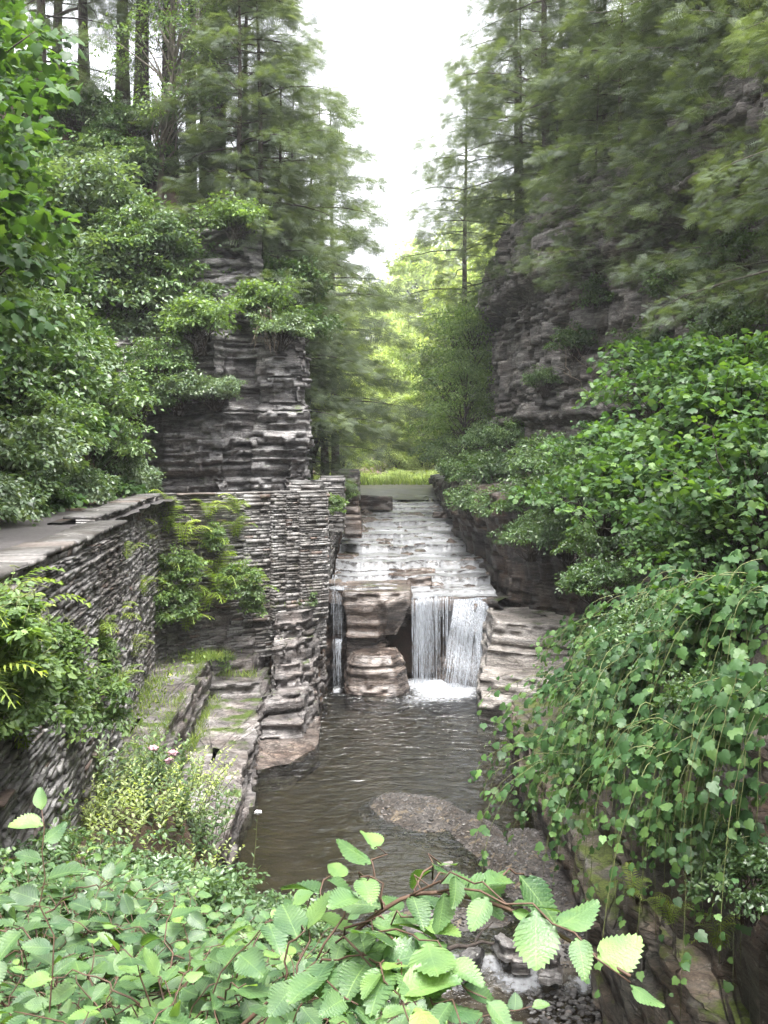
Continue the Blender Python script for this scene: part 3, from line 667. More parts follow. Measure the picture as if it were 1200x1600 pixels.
def pebbles(mb, px, py, pz, sz, rng):
    n = len(px); a = rng.uniform(0, 6.28, n); ax = np.stack([np.cos(a), np.sin(a), rng.normal(0, .15, n)], 1); nr = np.stack([rng.normal(0, .2, n), rng.normal(0, .2, n), np.ones(n)], 1)
    k = rng.integers(0, 3, n)
    for j in range(3):
        s = k == j
        scatter(mb, PEB[j], np.stack([px, py, pz], 1)[s], ax[s], nr[s], sz[s], rng.random(s.sum()))
px = rng.uniform(-1.2, 2.9, 26000); py = rng.uniform(11.5, 22.5, 26000); pz = Hbed(px, py); k = (pz > -.13) & (rng.random(len(px)) < .8)
mbg = MB(); pebbles(mbg, px[k], py[k], pz[k] + .008, rng.uniform(.008, .03, k.sum()) * (1 + 1.2 * (rng.random(k.sum()) < .06)), rng)
M['pebble'] = masonry_mat('pebbles', [(0, (.025, .023, .022)), (.5, (.055, .051, .048)), (.93, (.10, .094, .09)), (1, (.15, .12, .10))], -.5)
tag(mbg.build('gravel', M['pebble'], smooth=True), 'small grey and brown pebbles spread over the gravel bar', 'gravel', kind='stuff')
# pool surface (froth at the falls; wide pale patch paints in silver sparkle on the ripples)
xs = np.arange(-3.6, 3.6, .05); ys = np.arange(14.15, 33.2, .07); X, Y = np.meshgrid(xs, ys)
rad = lambda cx, cy, rx, ry: np.exp(-((X - cx) / rx) ** 2 - ((Y - cy) / ry) ** 2)
foam_glint = .95 * rad(2.1, 30.5, 1.0, 1.15) + .9 * rad(1.3, 31.5, .95, .8) + .75 * rad(-1.45, 30.4, .18, .7) + .42 * rad(1.2, 29.2, 1.6, 1.6) + .2 * rad(-.2, 28, 2, 2)
dedge = np.abs(Hbed(X, Y) + .02)
Zr = 2.4 * (.006 * noise(X * 1.9 + .6 * Y, Y * 5.2, 0, 4) + .005 * noise(X * 3.1 - .9 * Y, Y * 7.3 + X, 0, 5)) * (.35 + .65 * sm(17, 24, Y)) * (1 + 2 * foam_glint)
foam_glint = foam_glint + .45 * np.exp(-(dedge / .02) ** 2) * (Y < 22) * (X > -.8) * (Y > 15)
struct(MB().add(np.stack([X, Y, Zr], -1).reshape(-1, 3), grid_faces(len(ys), len(xs)), foam_glint.ravel()).build('pool_water', M['pool'], smooth=True))
# riffle and lower stream
xs = np.arange(-3.3, 3.5, .05); ys = np.arange(8, 14.6, .05); X, Y = np.meshgrid(xs, ys)
Zs = -.03 - .26 * sm(14.3, 13.5, Y)
dg = (X * .55 - Y * .84)
Zs = Zs + .028 * np.sin(dg * 17 + 3 * noise(X * 1.2, Y * 1.2, 0, 6)) * sm(13.6, 13.2, Y) * (.4 + .6 * sm(-.3, .5, noise(X * .7, Y * .7, 0, 16))) + .04 * noise(X * 5, Y * 5, 0, 7) * sm(13.2, 14, Y)
foam_glint = .42 * sm(13.3, 13.8, Y) * sm(14.5, 14.1, Y) * (1 + .5 * noise(X * 4, Y * 4, 0, 20)) + .12 * sm(.4, .9, noise(X * 3, Y * 3, 0, 21)) + .2
struct(MB().add(np.stack([X, Y, Zs], -1).reshape(-1, 3), grid_faces(len(ys), len(xs)), foam_glint.ravel()).build('stream_water', M['riffle'], smooth=True))

# ------------------------------------------------------------------ upper cascades (bed and water sheet)
rng = np.random.default_rng(77)
xs = np.arange(-1.75, 3.7, .05)
def lip(x): return 31.35 + .5 * sm(.7, 1.0, x) + .35 * noise(x * 1.1, 3, 0, 2) + .25 * sm(2.2, 3.2, x)
def fl_(x, y): return .9 * noise(x * 1.3 + y * .5, y * .4 - x * .7, 3.3, 51)
stepy = [0, .55, 1.25, 2.2, 3.4, 4.3, 5.6, 7.2, 8.6, 10.2, 12.0, 14.0, 16.2, 18.5, 21, 23.6, 26.2, 29]
stepz = [0, .10, .06, .22, .08, .26, .10, .22, .10, .14, .12, .14, .10, .12, .10, .12, .08, .08]
rows = []; wrow = []; wf = []; zc0 = 2.62; hprev = 0 * xs; rgs = np.random.default_rng(15); tiltx = .30 * sm(.9, .3, xs) * 1.0
for i, (dy, dz) in enumerate(zip(stepy, stepz)):
    hv = (.05 * noise(xs * .8, i * 2.1, 0, 60) * (i > 1)); sl_ = rgs.uniform(-.25, .25)
    e = lip(xs) + dy + (sl_ * (xs - .8) + .8 * noise(xs * .8, i * 5.3, 0, 31) + + .10 * np.sign(noise(xs * .9, i * 3.7, 0, 32)) + .05 * noise(xs * 7, i * 3, 0, 33)) * (min(1, dy * .6))
    tz = tiltx * max(0, 1 - dy / 2.2)
    z0 = zc0 + hprev; zc0 = zc0 + dz; z = zc0 + hv; hprev = hv; nxt = stepy[i + 1] - dy if i + 1 < len(stepy) else 3
    if i: rows.append(np.c_[xs, e, z0 + tz]); wrow.append(np.c_[xs, e - .035, z0 + .03 + tz]); wf.append(.80 + .14 * fl_(xs, e))
    rows.append(np.c_[xs, e + .015, z + tz]); wrow.append(np.c_[xs, e - .0, z + .02 + tz]); wf.append(.58 + .05 * fl_(xs, e))
    for t in (.1, .2, .3, .4, .5, .6, .7, .8, .9):
        yy = e + t * nxt * .9; rk = np.maximum(0, fbm(xs * 1.1, yy * .9, 0, 40) - .62) * .3
        rk = rk + .10 * sm(.55, .62, noise(xs * .9 + yy * .3, yy * .5 - xs * .4, 0, 44))
        rows.append(np.c_[xs, yy, z + tz * (1 - t) + rk + .012 * noise(xs * 6, yy * 6, 0, 41)])
        wrow.append(np.c_[xs, yy, z + .034 + tz * (1 - t) + .006 * noise(xs * .9, yy * .7, 0, 42)]); wf.append(.64 - .06 * t + .10 * fl_(xs, yy))
rows = [r + np.c_[0 * xs, 0 * xs, 0 * xs] for r in rows]
# keep rows in order of depth
def mono(rs):
    out = [rs[0]]
    for r in rs[1:]:
        r = r.copy(); r[:, 1] = np.maximum(r[:, 1], out[-1][:, 1] + .004); out.append(r)
    return out
rows = mono(rows); wrow = mono(wrow)
front = rows[0].copy(); front[:, 2] -= .45; front[:, 1] += .1; rows = [front] + rows
struct(MB().add(np.concatenate(rows), grid_faces(len(rows), len(xs))).build('cascade_bed', M['wetrock']))
struct(MB().add(np.concatenate(wrow), grid_faces(len(wrow), len(xs)), np.concatenate(wf)).build('cascade_water', M['sheet'], smooth=False))
for (u, v, d, wd, h_, lb) in [(655, 905, 33.3, .42, .17, 'wet flat topped stone lying on the cascade just above the waterfall lip'), (692, 802, 47, .5, .16, 'small dark stone sticking out of the shallow water high up the cascade')]:
    p = at(u, v, d); o = strata(ell(p[0], p[1], wd, wd * .5, 0, 14, 2.4, 4), p[2] - h_ * 1.2, p[2] + h_ * .6, .04, 90, (.04, .1), .05, 1, closed=True, off=round_off(p[2] - h_, p[2] + h_ * .6, .1)).build('stone', M['wetrock']); tag(o, lb, 'stone')
# upstream gravel flat
xs = np.arange(-3.6, 7, .15); ys = np.arange(57.5, 80, .3); X, Y = np.meshgrid(xs, ys)
Z = 4.76 + .022 * (Y - 58) + .55 * sm(60.5, 64.5, Y - .25 * X) * .6 + .05 * fbm(X * .8, Y * .8, 0, 9)
struct(MB().add(np.stack([X, Y, Z], -1).reshape(-1, 3), grid_faces(len(ys), len(xs))).build('gravel_flat', M['gravel'], smooth=True))

# ------------------------------------------------------------------ waterfalls
def fall_strands(mb, x0, x1, ytop, ztop, zbot, n, rng, throw=.35, wd=.035, spread=0.0, ybot=None, nseg=14, slide=None, drift=0.0):
    cl_ = rng.uniform(x0, x1, max(4, int((x1 - x0) * 26))); cw_ = rng.uniform(.35, 1.15, len(cl_))
    for i in range(n):
        ci_ = rng.integers(0, len(cl_)); x = float(np.clip(cl_[ci_] + rng.normal(0, .06), x0, x1)); a = rng.uniform(0, 1) ** .5; t = np.linspace(0, 1, nseg)
        z0 = ztop(x) + .0 if callable(ztop) else ztop; y0 = ytop(x)
        te = rng.uniform(.3, 1.0) if rng.random() < .55 else 1.0; tb = rng.uniform(0, .6) if te == 1 and rng.random() < .5 else 0
        t = tb + (te - tb) * t
        zz = z0 + (zbot - z0) * t ** 1.25
        if slide: yy = np.array([slide(x, q) for q in zz])
        else: yy = y0 - throw * rng.uniform(.7, 1.1) * np.sqrt(t)
        if not slide and throw < .34: yy = np.where(t < .06, y0 + .25 * (1 - t / .06), yy); zz = np.where(t < .06, z0 + .015, zz)
        xx = x + spread * t * (x - (x0 + x1) / 2) + drift * t + .02 * noise(t * 5, i * 3.3) + rng.normal(0, .03) * t
        w_ = wd * cw_[ci_] * rng.uniform(.3, 1.3) * (1 - .5 * t) * (.6 + .6 * noise(t * 9, i * 7.7) ** 2)
        V = np.concatenate([np.c_[xx - w_, yy, zz], np.c_[xx, yy - w_ * .6, zz], np.c_[xx + w_, yy, zz]])
        mb.add(V, grid_faces(3, nseg)[:, ::-1], .35 + .65 * rng.random())
rng = np.random.default_rng(8)
mb = MB()
fall_strands(mb, .88, 2.2, lambda x: lip(x) - .02, lambda x: 2.65, -.02, 240, rng, .3, .024)
slide = lambda x, z: 31.95 - .20 - (2.62 - z) * .42 - .12 * math.sin(z * 4)
fall_strands(mb, 2.3, 3.3, lambda x: lip(x), 2.6, -.02, 260, rng, 0, .032, .1, drift=-.45, slide=lambda x, z: lip(x) + .05 - .3 * min(1, (2.62 - z) * 3) - (2.62 - z) * .40 - .06 * math.sin(z * 5 + x * 2))
fall_strands(mb, 2.9, 3.3, lambda x: lip(x), 2.6, -.02, 60, rng, 0, .04, 0, slide=lambda x, z: lip(x) - (2.62 - z) * .62)
wf_o = tag(mb.build('waterfall', M['fall'], smooth=True), None, None, None, 'structure')
mb = MB()
fall_strands(mb, -1.62, -1.3, lambda x: 31.5, 3.0, 1.35, 40, rng, .4, .022); fall_strands(mb, -1.58, -1.34, lambda x: 31.0, 1.4, -.02, 30, rng, .2, .02)
fall_strands(mb, -1.72, -1.45, lambda x: 32.8, 3.25, 2.9, 12, rng, .6, .02)
struct(mb.build('side_waterfall', M['fall'], smooth=True))
# notch behind the side fall
struct(strata([(-2.3, 30.2), (-1.95, 31.2), (-1.7, 32.3), (-1.25, 32.4)], -.7, 3.1, .08, 95, (.08, .25), .07, 1, cap=1.0).build('side_channel_rock', M['dark']))

# ------------------------------------------------------------------ dry stone walls
def masonry(path, z0, z1, seed, prot=.045, clen=(.12, .5), ch=(.045, .105), side=1, depth=.28, batter=.0, mb=None, zb=None):
    rng = np.random.default_rng(seed); Q, s = resample(path, .05); N = normals2(Q[:, :2], side, smooth=3)
    S0 = []; S1 = []; A = []; B = []; Pq = []
    z = z0
    while z < z1 - .02:
        h = min(rng.uniform(*ch), z1 - z);
        if z1 - z - h < .03: h = z1 - z
        x = -rng.uniform(0, .3); cp = rng.normal(0, .014)
        while x < s[-1]:
            ln = rng.uniform(*clen) * (1.25 if h > .085 else 1); a, b = max(0, x), min(s[-1], x + ln)
            if b - a > .05: S0.append(a + rng.uniform(.002, .010)); S1.append(b - rng.uniform(.002, .010)); A.append(z + .003); B.append(z + h - rng.uniform(.002, .014)); Pq.append(cp + rng.uniform(0, prot) + (rng.random() < .06) * .03 - (rng.random() < .05) * .07)
            x += ln
        z += h
    S0, S1, A, B, Pq = map(np.array, (S0, S1, A, B, Pq)); n = len(S0)
    if zb is not None:
        keep = B > zb((S0 + S1) / 2 / s[-1]); S0, S1, A, B, Pq = [q[keep] for q in (S0, S1, A, B, Pq)]; n = len(S0)
    def P(ss, off):
        x = np.interp(ss, s, Q[:, 0]); y = np.interp(ss, s, Q[:, 1]); nx = np.interp(ss, s, N[:, 0]); ny = np.interp(ss, s, N[:, 1]); return x + nx * off, y + ny * off
    V = np.zeros((n, 8, 3)); c = 0
    for zi, zz in enumerate((A, B)):
        for si, ss in enumerate((S0, S1)):
            for oi in range(2):
                jit = rng.uniform(-.025, .006, n) if oi else 0; off = (Pq + jit if oi else -depth + 0 * Pq) - batter * (zz - z0)
                x, y = P(ss, off); V[:, zi * 4 + si * 2 + oi] = np.stack([x, y, zz + (rng.uniform(-.008, .008, n) if oi else 0)], 1)
    # idx: z*4+s*2+o  (o=1 front)
    f = np.array([[1, 3, 7, 5], [0, 1, 5, 4], [3, 2, 6, 7], [4, 5, 7, 6], [0, 2, 3, 1]])
    if side < 0: f = f[:, ::-1]
    F = (f[None] + (np.arange(n) * 8)[:, None, None]).reshape(-1, 4)
    mb = mb or MB(); mb.add(V.reshape(-1, 3), F, np.repeat(rng.random(n), 8)); return mb
def wall_core(path, z0, z1, mat, parent, inset=.2, wd=.5, side=1):
    Q, s = resample(path, .3); N = normals2(Q[:, :2], side); rows = []
    for off, z in ((-inset, z0), (-inset, z1), (-inset - wd, z1), (-inset - wd, z0)): rows.append(np.c_[Q[:, :2] + N * off, np.full(len(Q), z)])
    return MB().add(np.concatenate(rows), grid_faces(4, len(Q))).build('core', mat, parent)
def coping(parent, path, ztop, wd, over, seed, side=1, th=.075, lens=(.5, 1.15)):
    rng = np.random.default_rng(seed); Q, s = resample(path, .05); N = normals2(Q[:, :2], side); x = 0
    while x < s[-1] - .1:
        L = min(rng.uniform(*lens), s[-1] - x); mb = MB(); q = np.linspace(x + .008, x + L - .008, 7); h = rng.uniform(-.008, .008); tilt = rng.uniform(-.012, .012); o1 = over + rng.uniform(-.03, .05); o0 = -wd + rng.uniform(-.05, .08)
        rows = []
        for off, z in ((o0, -th), (o1, -th), (o1 + .01, -th * .5), (o1, 0), (o0 * .5, .004), (o0, 0), (o0, -th)):
            jt = rng.uniform(-.015, .015, 7) if off > 0 or off == o0 else 0
            px = np.interp(q, s, Q[:, 0]) + np.interp(q, s, N[:, 0]) * (off + jt); py = np.interp(q, s, Q[:, 1]) + np.interp(q, s, N[:, 1]) * (off + jt)
            rows.append(np.c_[px, py, np.full(7, ztop + z + h) + tilt * (off > 0) + rng.uniform(-.003, .003, 7)])
        F = grid_faces(7, 7)
        ends = np.array([[r * 7 for r in range(6)], [r * 7 + 6 for r in range(6)][::-1]])
        mb.add(np.concatenate(rows), [F, ends], rng.random()); mb.build('coping_stone', M['coping'], parent); x += L
w1 = empty('stone_wall', (0, 0, 0), 'long dry stone retaining wall beside the path at the left, nearest part, with reddish flat coping', 'stone wall')
masonry(WN, 1.6, 6.0, 101, side=1, ch=(.028, .072), clen=(.12, .42), prot=.035).build('masonry', M['masonry'], w1); wall_core(WN, 1.2, 5.95, M['core'], w1); coping(w1, WN, 6.06, .50, .05, 102, th=.055)
w2 = empty('stone_wall', (0, 0, 0), 'tall curved dry stone wall turning the corner under the cliff, ferns growing down its face', 'stone wall')
mb = masonry(WF, 1.6, 6.1, 103, side=1, prot=.05, ch=(.04, .10), clen=(.12, .45)); mb.build('masonry', M['masonry'], w2); wall_core(WF, 1.2, 6.05, M['core'], w2); coping(w2, WF, 6.15, .48, .04, 104, th=.05)
# pilasters on the rear wall
def along(path, a, b):
    P = np.array(path[-2:]); return [tuple(P[0] + (P[1] - P[0]) * t) for t in (a, b)]
for i, (a, b) in enumerate([(.42, .588), (.60, .688), (.70, .788), (.80, .99)]):
    sg = np.array(along(WF, a, b)); d = unit(sg[1] - sg[0]); nn = np.array([d[1], -d[0]]); sg = sg + nn * (.10, .19, .13, .17)[i]
    mb = masonry([tuple(q) for q in sg], 2.6, 6.08, 110 + i, side=1, prot=.04, clen=(.15, .5), depth=.22, ch=(.045, .11)); mb.build('pilaster', M['masonry'], w2)
# end return of the rear wall and the upstream retaining wall
RET = [(-1.62, 28.7), (-1.75, 30.2), (-1.9, 33), (-1.95, 40), (-2.2, 52)]
w3 = empty('stone_wall', (0, 0, 0), 'low dark stone wall along the left edge of the cascade, upstream of the steps', 'stone wall')
masonry(RET, 2.4, 5.95, 120, side=1, zb=lambda t: 2.4 + t * 1.6, ch=(.06, .14)).build('masonry', M['masonry'], w3); wall_core(RET, 2.6, 5.9, M['core'], w3); coping(w3, RET, 6.03, .5, .04, 121, lens=(.8, 1.6))
# parapet blocks and steps by the cliff corner
def small_wall(poly, z0, z1, seed, label, name='parapet', cat='parapet wall'):
    e = empty(name, (0, 0, 0), label, cat); P = poly + [poly[0]]
    masonry(P, z0, z1, seed, side=1, ch=(.05, .12), depth=.15).build('masonry', M['masonry'], e)
    c = np.mean(poly, 0); Q = [tuple(c + (np.array(q) - c) * .97) for q in poly]
    strata(Q, z0, z1 + .07, .012, seed + 1, (.05, .1), .12, 1, closed=True, warp=.0).build('capstone', M['coping'], e)
def rect(u0, u1, d0, d1):
    return [((u0 - 600) * d0 / FPX, d0), ((u1 - 600) * d0 / FPX, d0), ((u1 - 600) * d0 / FPX, d1), ((u0 - 600) * d0 / FPX, d1)]
small_wall(rect(452, 506, 30.2, 30.7), 5.9, 6.34, 130, 'short low parapet wall at the foot of the cliff corner, pale capstone on top')
small_wall(rect(500, 537, 33.5, 34.4), 4.6, 6.42, 132, 'square stone pier beside the cascade just past the cliff corner', 'pier', 'stone pier')
small_wall(rect(518, 560, 44, 46), 5.2, 6.55, 134, 'dark flat topped wall block furthest upstream at the left edge of the stream', 'pier', 'stone pier')
st = empty('stone_steps', (0, 0, 0), 'flight of dark stone steps dropping to the cascade beside the pier', 'steps')
for i, (u0, u1, d, v, h_) in enumerate([(540, 559, 41, 752, .28), (540, 560, 39.5, 766, .28), (538, 562, 38, 795, .4), (538, 564, 36.8, 810, .3)]):
    p0 = at(u0, v, d); p1 = at(u1, v, d)
    strata([(p0[0], d), (p1[0], d), (p1[0], d + 1.1), (p0[0], d + 1.1)], p0[2] - h_ - .5, p0[2], .02, 140 + i, (.08, .15), .08, 1, closed=True).build('step', M['dark'], st)
p = at(585, 780, 50); o = strata([(p[0] - 1, 50), (p[0] + .9, 50.2), (p[0] + .6, 52), (p[0] - 1, 52)], p[2] - .6, p[2] + .12, .03, 150, (.08, .2), .1, 1, closed=True).build('rock_slab', M['dark'])
tag(o, 'flat dark rock slab at the upper left end of the cascade by the gravel', 'rock slab')

# ------------------------------------------------------------------ foliage builders
def cluster_leaves(mb, tpl, cen, rad, n, size, rng, flat=.28, tilt=.35, bright=None):
    """cen (k,3), rad (k,), n leaves per cluster in flat layered sprays"""
    k = len(cen); m = k * n; ci = np.repeat(np.arange(k), n)
    th = rng.uniform(0, 2 * math.pi, m); r = np.sqrt(rng.random(m)); up = unit(np.stack([rng.normal(0, tilt, k), rng.normal(0, tilt, k), np.ones(k)], 1))
    ax = unit(np.cross(up, np.array([[0, 1., .01]]))); ay = np.cross(up, ax)
    rr = rad[ci] * r
    P = cen[ci] + (rr * np.cos(th))[:, None] * ax[ci] + (rr * np.sin(th))[:, None] * ay[ci] + up[ci] * (rng.normal(0, flat * .5, m) * rad[ci] - .25 * r ** 2 * rad[ci])[:, None]
    out = np.cos(th)[:, None] * ax[ci] + np.sin(th)[:, None] * ay[ci]
    D = out + rng.normal(0, .55, (m, 3)); D[:, 2] -= .35
    Nn = up[ci] + rng.normal(0, .38, (m, 3))
    cv = rng.random(k) if bright is None else bright
    var = np.clip(.5 * rng.random(m) + .45 * cv[ci] + .05 * rng.random(m), 0, 1)
    scatter(mb, tpl, P, D, Nn, size * rng.uniform(.65, 1.25, m), var)
def make_shrub(name, label, cat, seed, mat, tpl=OVAL, r=(1.3, 1.3, 1.1), nc=60, nl=60, size=.11, crad=.42, group=None, barkm='bark', lean=(0, 0), inner=.35, fill=1.0, creep=False):
    rng = np.random.default_rng(seed); e = empty(name, (0, 0, 0), label, cat, group)
    d = unit(rng.normal(0, 1, (nc, 3))); d[:, 2] = np.abs(d[:, 2]) * 1.1 - .25; rr = rng.uniform(inner, 1, nc) ** .6 * (1 + .42 * noise(d[:, 0] * 2, d[:, 1] * 2, d[:, 2] * 2, seed))
    C = d * rr[:, None] * np.array(r); C[:, 2] += r[2] * .75; C[:, 0] += lean[0] * C[:, 2]; C[:, 1] += lean[1] * C[:, 2]
    mb = MB(); cluster_leaves(mb, tpl, C, crad * rng.uniform(.5, 1.5, nc) * min(r), nl, size, rng, .16 if tpl is MAPLE else .26, .3); mb.build('foliage', mat, e)
    mb = MB(); ns = min(nc, 34)
    for i in range(ns):
        p0 = np.array([rng.normal(0, .08), rng.normal(0, .08), -.3]) if not creep else C[i] + np.array([rng.normal(0, .1), .2, .15]); P = curve(p0, C[i], rng.uniform(0, .25) * r[2], 6, .05 * r[0], rng); L = np.linalg.norm(C[i])
        tube(mb, P, np.linspace(.012 + .008 * L, .004, 6) * (.3 if creep else 1), 4)
    mb.build('stem', M[barkm], e); return e
def make_tree(name, label, cat, seed, mat, h=11, cr=3.0, base=.3, nc=150, nl=130, size=.13, tr=.17, group=None, bark='bark', tpl=OVAL, lean=0.0, crad=.85):
    """broadleaved tree: trunk, limbs, layered leaf clusters"""
    rng = np.random.default_rng(seed); e = empty(name, (0, 0, 0), label, cat, group)
    z = rng.uniform(base, 1, nc) ** .9; prof = np.sin(np.clip((z - base) / (1 - base), 0, 1) ** .75 * math.pi * .93 + .12) ** .7
    th = rng.uniform(0, 2 * math.pi, nc); rr = cr * prof * np.sqrt(rng.uniform(.12, 1, nc)) * (1 + .3 * noise(np.cos(th) * 1.5, np.sin(th) * 1.5, z * 5, seed))
    C = np.stack([rr * np.cos(th) + lean * z * h, rr * np.sin(th), z * h + rng.normal(0, .2, nc)], 1)
    mb = MB(); cluster_leaves(mb, tpl, C, crad * rng.uniform(.6, 1.35, nc), nl, size, rng, .3, .3); mb.build('crown', mat, e)
    mb = MB(); n = 9; t = np.linspace(0, 1, n); T = np.stack([lean * t * h + .12 * noise(t * 3, seed), .12 * noise(t * 3, seed + 5), -.5 + t * h * .92 + .5 * (t > 0) * 0], 1)
    tube(mb, T, tr * (1 - t * .88) * (1 + .5 * np.exp(-t * 14)), 8)
    for i in range(min(nc, 60)):
        zz = max(base * .75, C[i, 2] / h - .12 - .1 * rng.random()); k = zz / .92; p0 = np.array([np.interp(k, t, T[:, q]) for q in range(3)]); L = np.linalg.norm(C[i] - p0)
        tube(mb, curve(p0, C[i], .08 * L, 5, .04 * L, rng), np.linspace(.02 + .012 * L, .006, 5), 4)
    mb.build('trunk', M[bark], e); return e
def make_hemlock(name, label, cat, seed, h=18, cr=3.4, base=.12, nb=90, tr=.2, group=None, mat='hemlock', dens=1.0, bare=0.0, tpl=SPRAY, ss=.44):
    rng = np.random.default_rng(seed); e = empty(name, (0, 0, 0), label, cat, group); mbt = MB(); mbf = MB(); n = 10; t = np.linspace(0, 1, n)
    T = np.stack([.15 * noise(t * 2, seed), .15 * noise(t * 2, seed + 5), -.6 + t * (h + .6)], 1); tube(mbt, T, tr * (1 - t * .93) * (1 + .4 * np.exp(-t * 20)), 9)
    PP = []; DD = []; NN = []; SS = []; VV = []
    for i in range(nb):
        f = base + (1 - base) * (i + rng.random()) / nb; th = i * 2.399 + rng.normal(0, .35); L = cr * ((1 - f) / (1 - base)) ** .5 * rng.uniform(.3, 1.35) + .3; z = f * h
        ns = 8; q = np.linspace(0, 1, ns); dirv = np.array([math.cos(th), math.sin(th)])
        B = np.stack([dirv[0] * L * q, dirv[1] * L * q, z + L * (.16 * q - .30 * q * q) * rng.uniform(.4, 1.5)], 1); B[1:, :2] += rng.normal(0, .05, (ns - 1, 2)); B[:, :2] += T[min(n - 1, int(f * (n - 1))), :2]
        tube(mbt, B, np.linspace(.012 + .009 * L, .004, ns), 3)
        if z < bare: continue
        m = int(L * 29 * dens) + 4; qq = rng.uniform(.16, 1, m) ** .8; sd_ = rng.choice([-1, 1], m); lat = rng.uniform(0, 1, m) * (.36 * L * (1 - qq) ** .6 + .12)
        P = np.stack([np.interp(qq, q, B[:, c]) for c in range(3)], 1); pr = np.array([-dirv[1], dirv[0], 0.])
        P = P + pr * (sd_ * lat)[:, None] + np.array([dirv[0], dirv[1], 0]) * (lat * .6)[:, None]; P[:, 2] -= lat * .22 + rng.uniform(-.12, .38, m) * min(1, L * .5)
        D = np.array([dirv[0], dirv[1], -.16]) + pr * (sd_ * rng.uniform(.2, 1.1, m))[:, None] + rng.normal(0, .42, (m, 3))
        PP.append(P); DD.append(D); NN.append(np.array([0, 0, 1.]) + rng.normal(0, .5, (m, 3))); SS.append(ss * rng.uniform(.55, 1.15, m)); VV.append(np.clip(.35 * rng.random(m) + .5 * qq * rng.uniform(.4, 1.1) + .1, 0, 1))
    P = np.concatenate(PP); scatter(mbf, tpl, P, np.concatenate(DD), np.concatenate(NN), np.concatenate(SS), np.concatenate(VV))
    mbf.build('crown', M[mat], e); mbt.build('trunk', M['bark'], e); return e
def make_fern(name, label, cat, seed, n=9, L=.6, mat='fern', group=None, droop=.0):
    rng = np.random.default_rng(seed); e = empty(name, (0, 0, 0), label, cat, group); mb = MB(); th = rng.uniform(0, 6.28, n)
    D = np.stack([np.cos(th), np.sin(th), rng.uniform(.0, .7, n) - droop], 1); Nn = np.stack([-np.cos(th) * .4, -np.sin(th) * .4, np.ones(n)], 1)
    scatter(mb, FERN, rng.normal(0, .04, (n, 3)), D, Nn, L * rng.uniform(.6, 1.15, n), rng.random(n)); mb.build('fronds', M[mat], e); return e
def make_herb(name, label, cat, seed, h=.8, nst=7, mat='shrub_pale', size=.13, tpl=OVALN, group=None, spread=.3, flower=None, pairs=9):
    rng = np.random.default_rng(seed); e = empty(name, (0, 0, 0), label, cat, group); mb = MB(); ms = MB(); tips = []
    for i in range(nst):
        a = rng.uniform(0, 6.28); b = np.array([math.cos(a), math.sin(a)]) * spread * rng.random() ** .5; top = np.array([b[0] * 1.9 + rng.normal(0, .06), b[1] * 1.9 + rng.normal(0, .06), h * rng.uniform(.6, 1.1)])
        P = curve((b[0], b[1], -.1), top, .02, 6, .012, rng); tube(ms, P, np.linspace(.006, .003, 6), 4); tips.append(top)
        k = pairs * 2; t = np.linspace(.15, 1, k); pos = np.stack([np.interp(t, np.linspace(0, 1, 6), P[:, c]) for c in range(3)], 1)
        ph = np.arange(k) * 1.6 + (np.arange(k) % 2) * math.pi + a; D = np.stack([np.cos(ph), np.sin(ph), .35 + .5 * t + rng.normal(0, .15, k)], 1); Nn = np.stack([-np.cos(ph) * .5, -np.sin(ph) * .5, np.ones(k)], 1)
        scatter(mb, tpl, pos, D, Nn, size * (1.15 - .5 * t) * rng.uniform(.8, 1.2, k), np.clip(.2 + .5 * t + rng.uniform(-.2, .3, k), 0, 1))
    mb.build('leaves', M[mat], e); ms.build('stem', M['stem'], e)
    if flower:
        for tp in sorted(tips, key=lambda q: -q[2])[:flower[1]]:
            a, b = np.meshgrid(np.linspace(0, 2 * math.pi, 19)[:-1], np.linspace(.12, math.pi - .12, 12)); q = 1 + .28 * rng.normal(0, 1, a.shape)
            V = np.stack([np.cos(a) * np.sin(b) * .06 * q, np.sin(a) * np.sin(b) * .06 * q, np.cos(b) * .035 * q], -1).reshape(-1, 3) * flower[2] + tp + np.array([0, 0, .03])
            MB().add(V, [grid_faces(12, 18, True)]).build('flower_head', M[flower[0]], e)
    return e
def place(e, loc, rz=0.0, s=1.0, label=None, group=None, name=None, first=None):
    """moves a prototype the first time, then copies it"""
    if e.get('used'):
        c = copy_tree(e)
    else: c = e; e['used'] = 1
    c.location = tuple(float(q) for q in loc); c.rotation_euler = (0, 0, rz); c.scale = (s, s, s) if not isinstance(s, tuple) else s
    if label: c['label'] = label
    if group: c['group'] = group
    if name: c.name = name
    return c
exec_marker = 0

# ------------------------------------------------------------------ where a line of sight meets the ground
def hit(u, v, d0=5.0, d1=120.0, n=1600):
    d = np.linspace(d0, d1, n); x = (u - 600) * d / FPX; z = EYE - (v - 720) * d / FPX; g = Hraw(x, d); k = np.argmax(g > z)
    if not (g > z).any(): k = n - 1
    return np.array([x[k], d[k], max(z[k], -9) if g[k] - z[k] > 1.0 else g[k]])
def on(x, y, dz=0.0): return np.array([x, y, float(H(x, y)) + dz])
rg = random.Random(4)
def cls(seq): return [rg.choice(seq) for _ in range(1)][0]

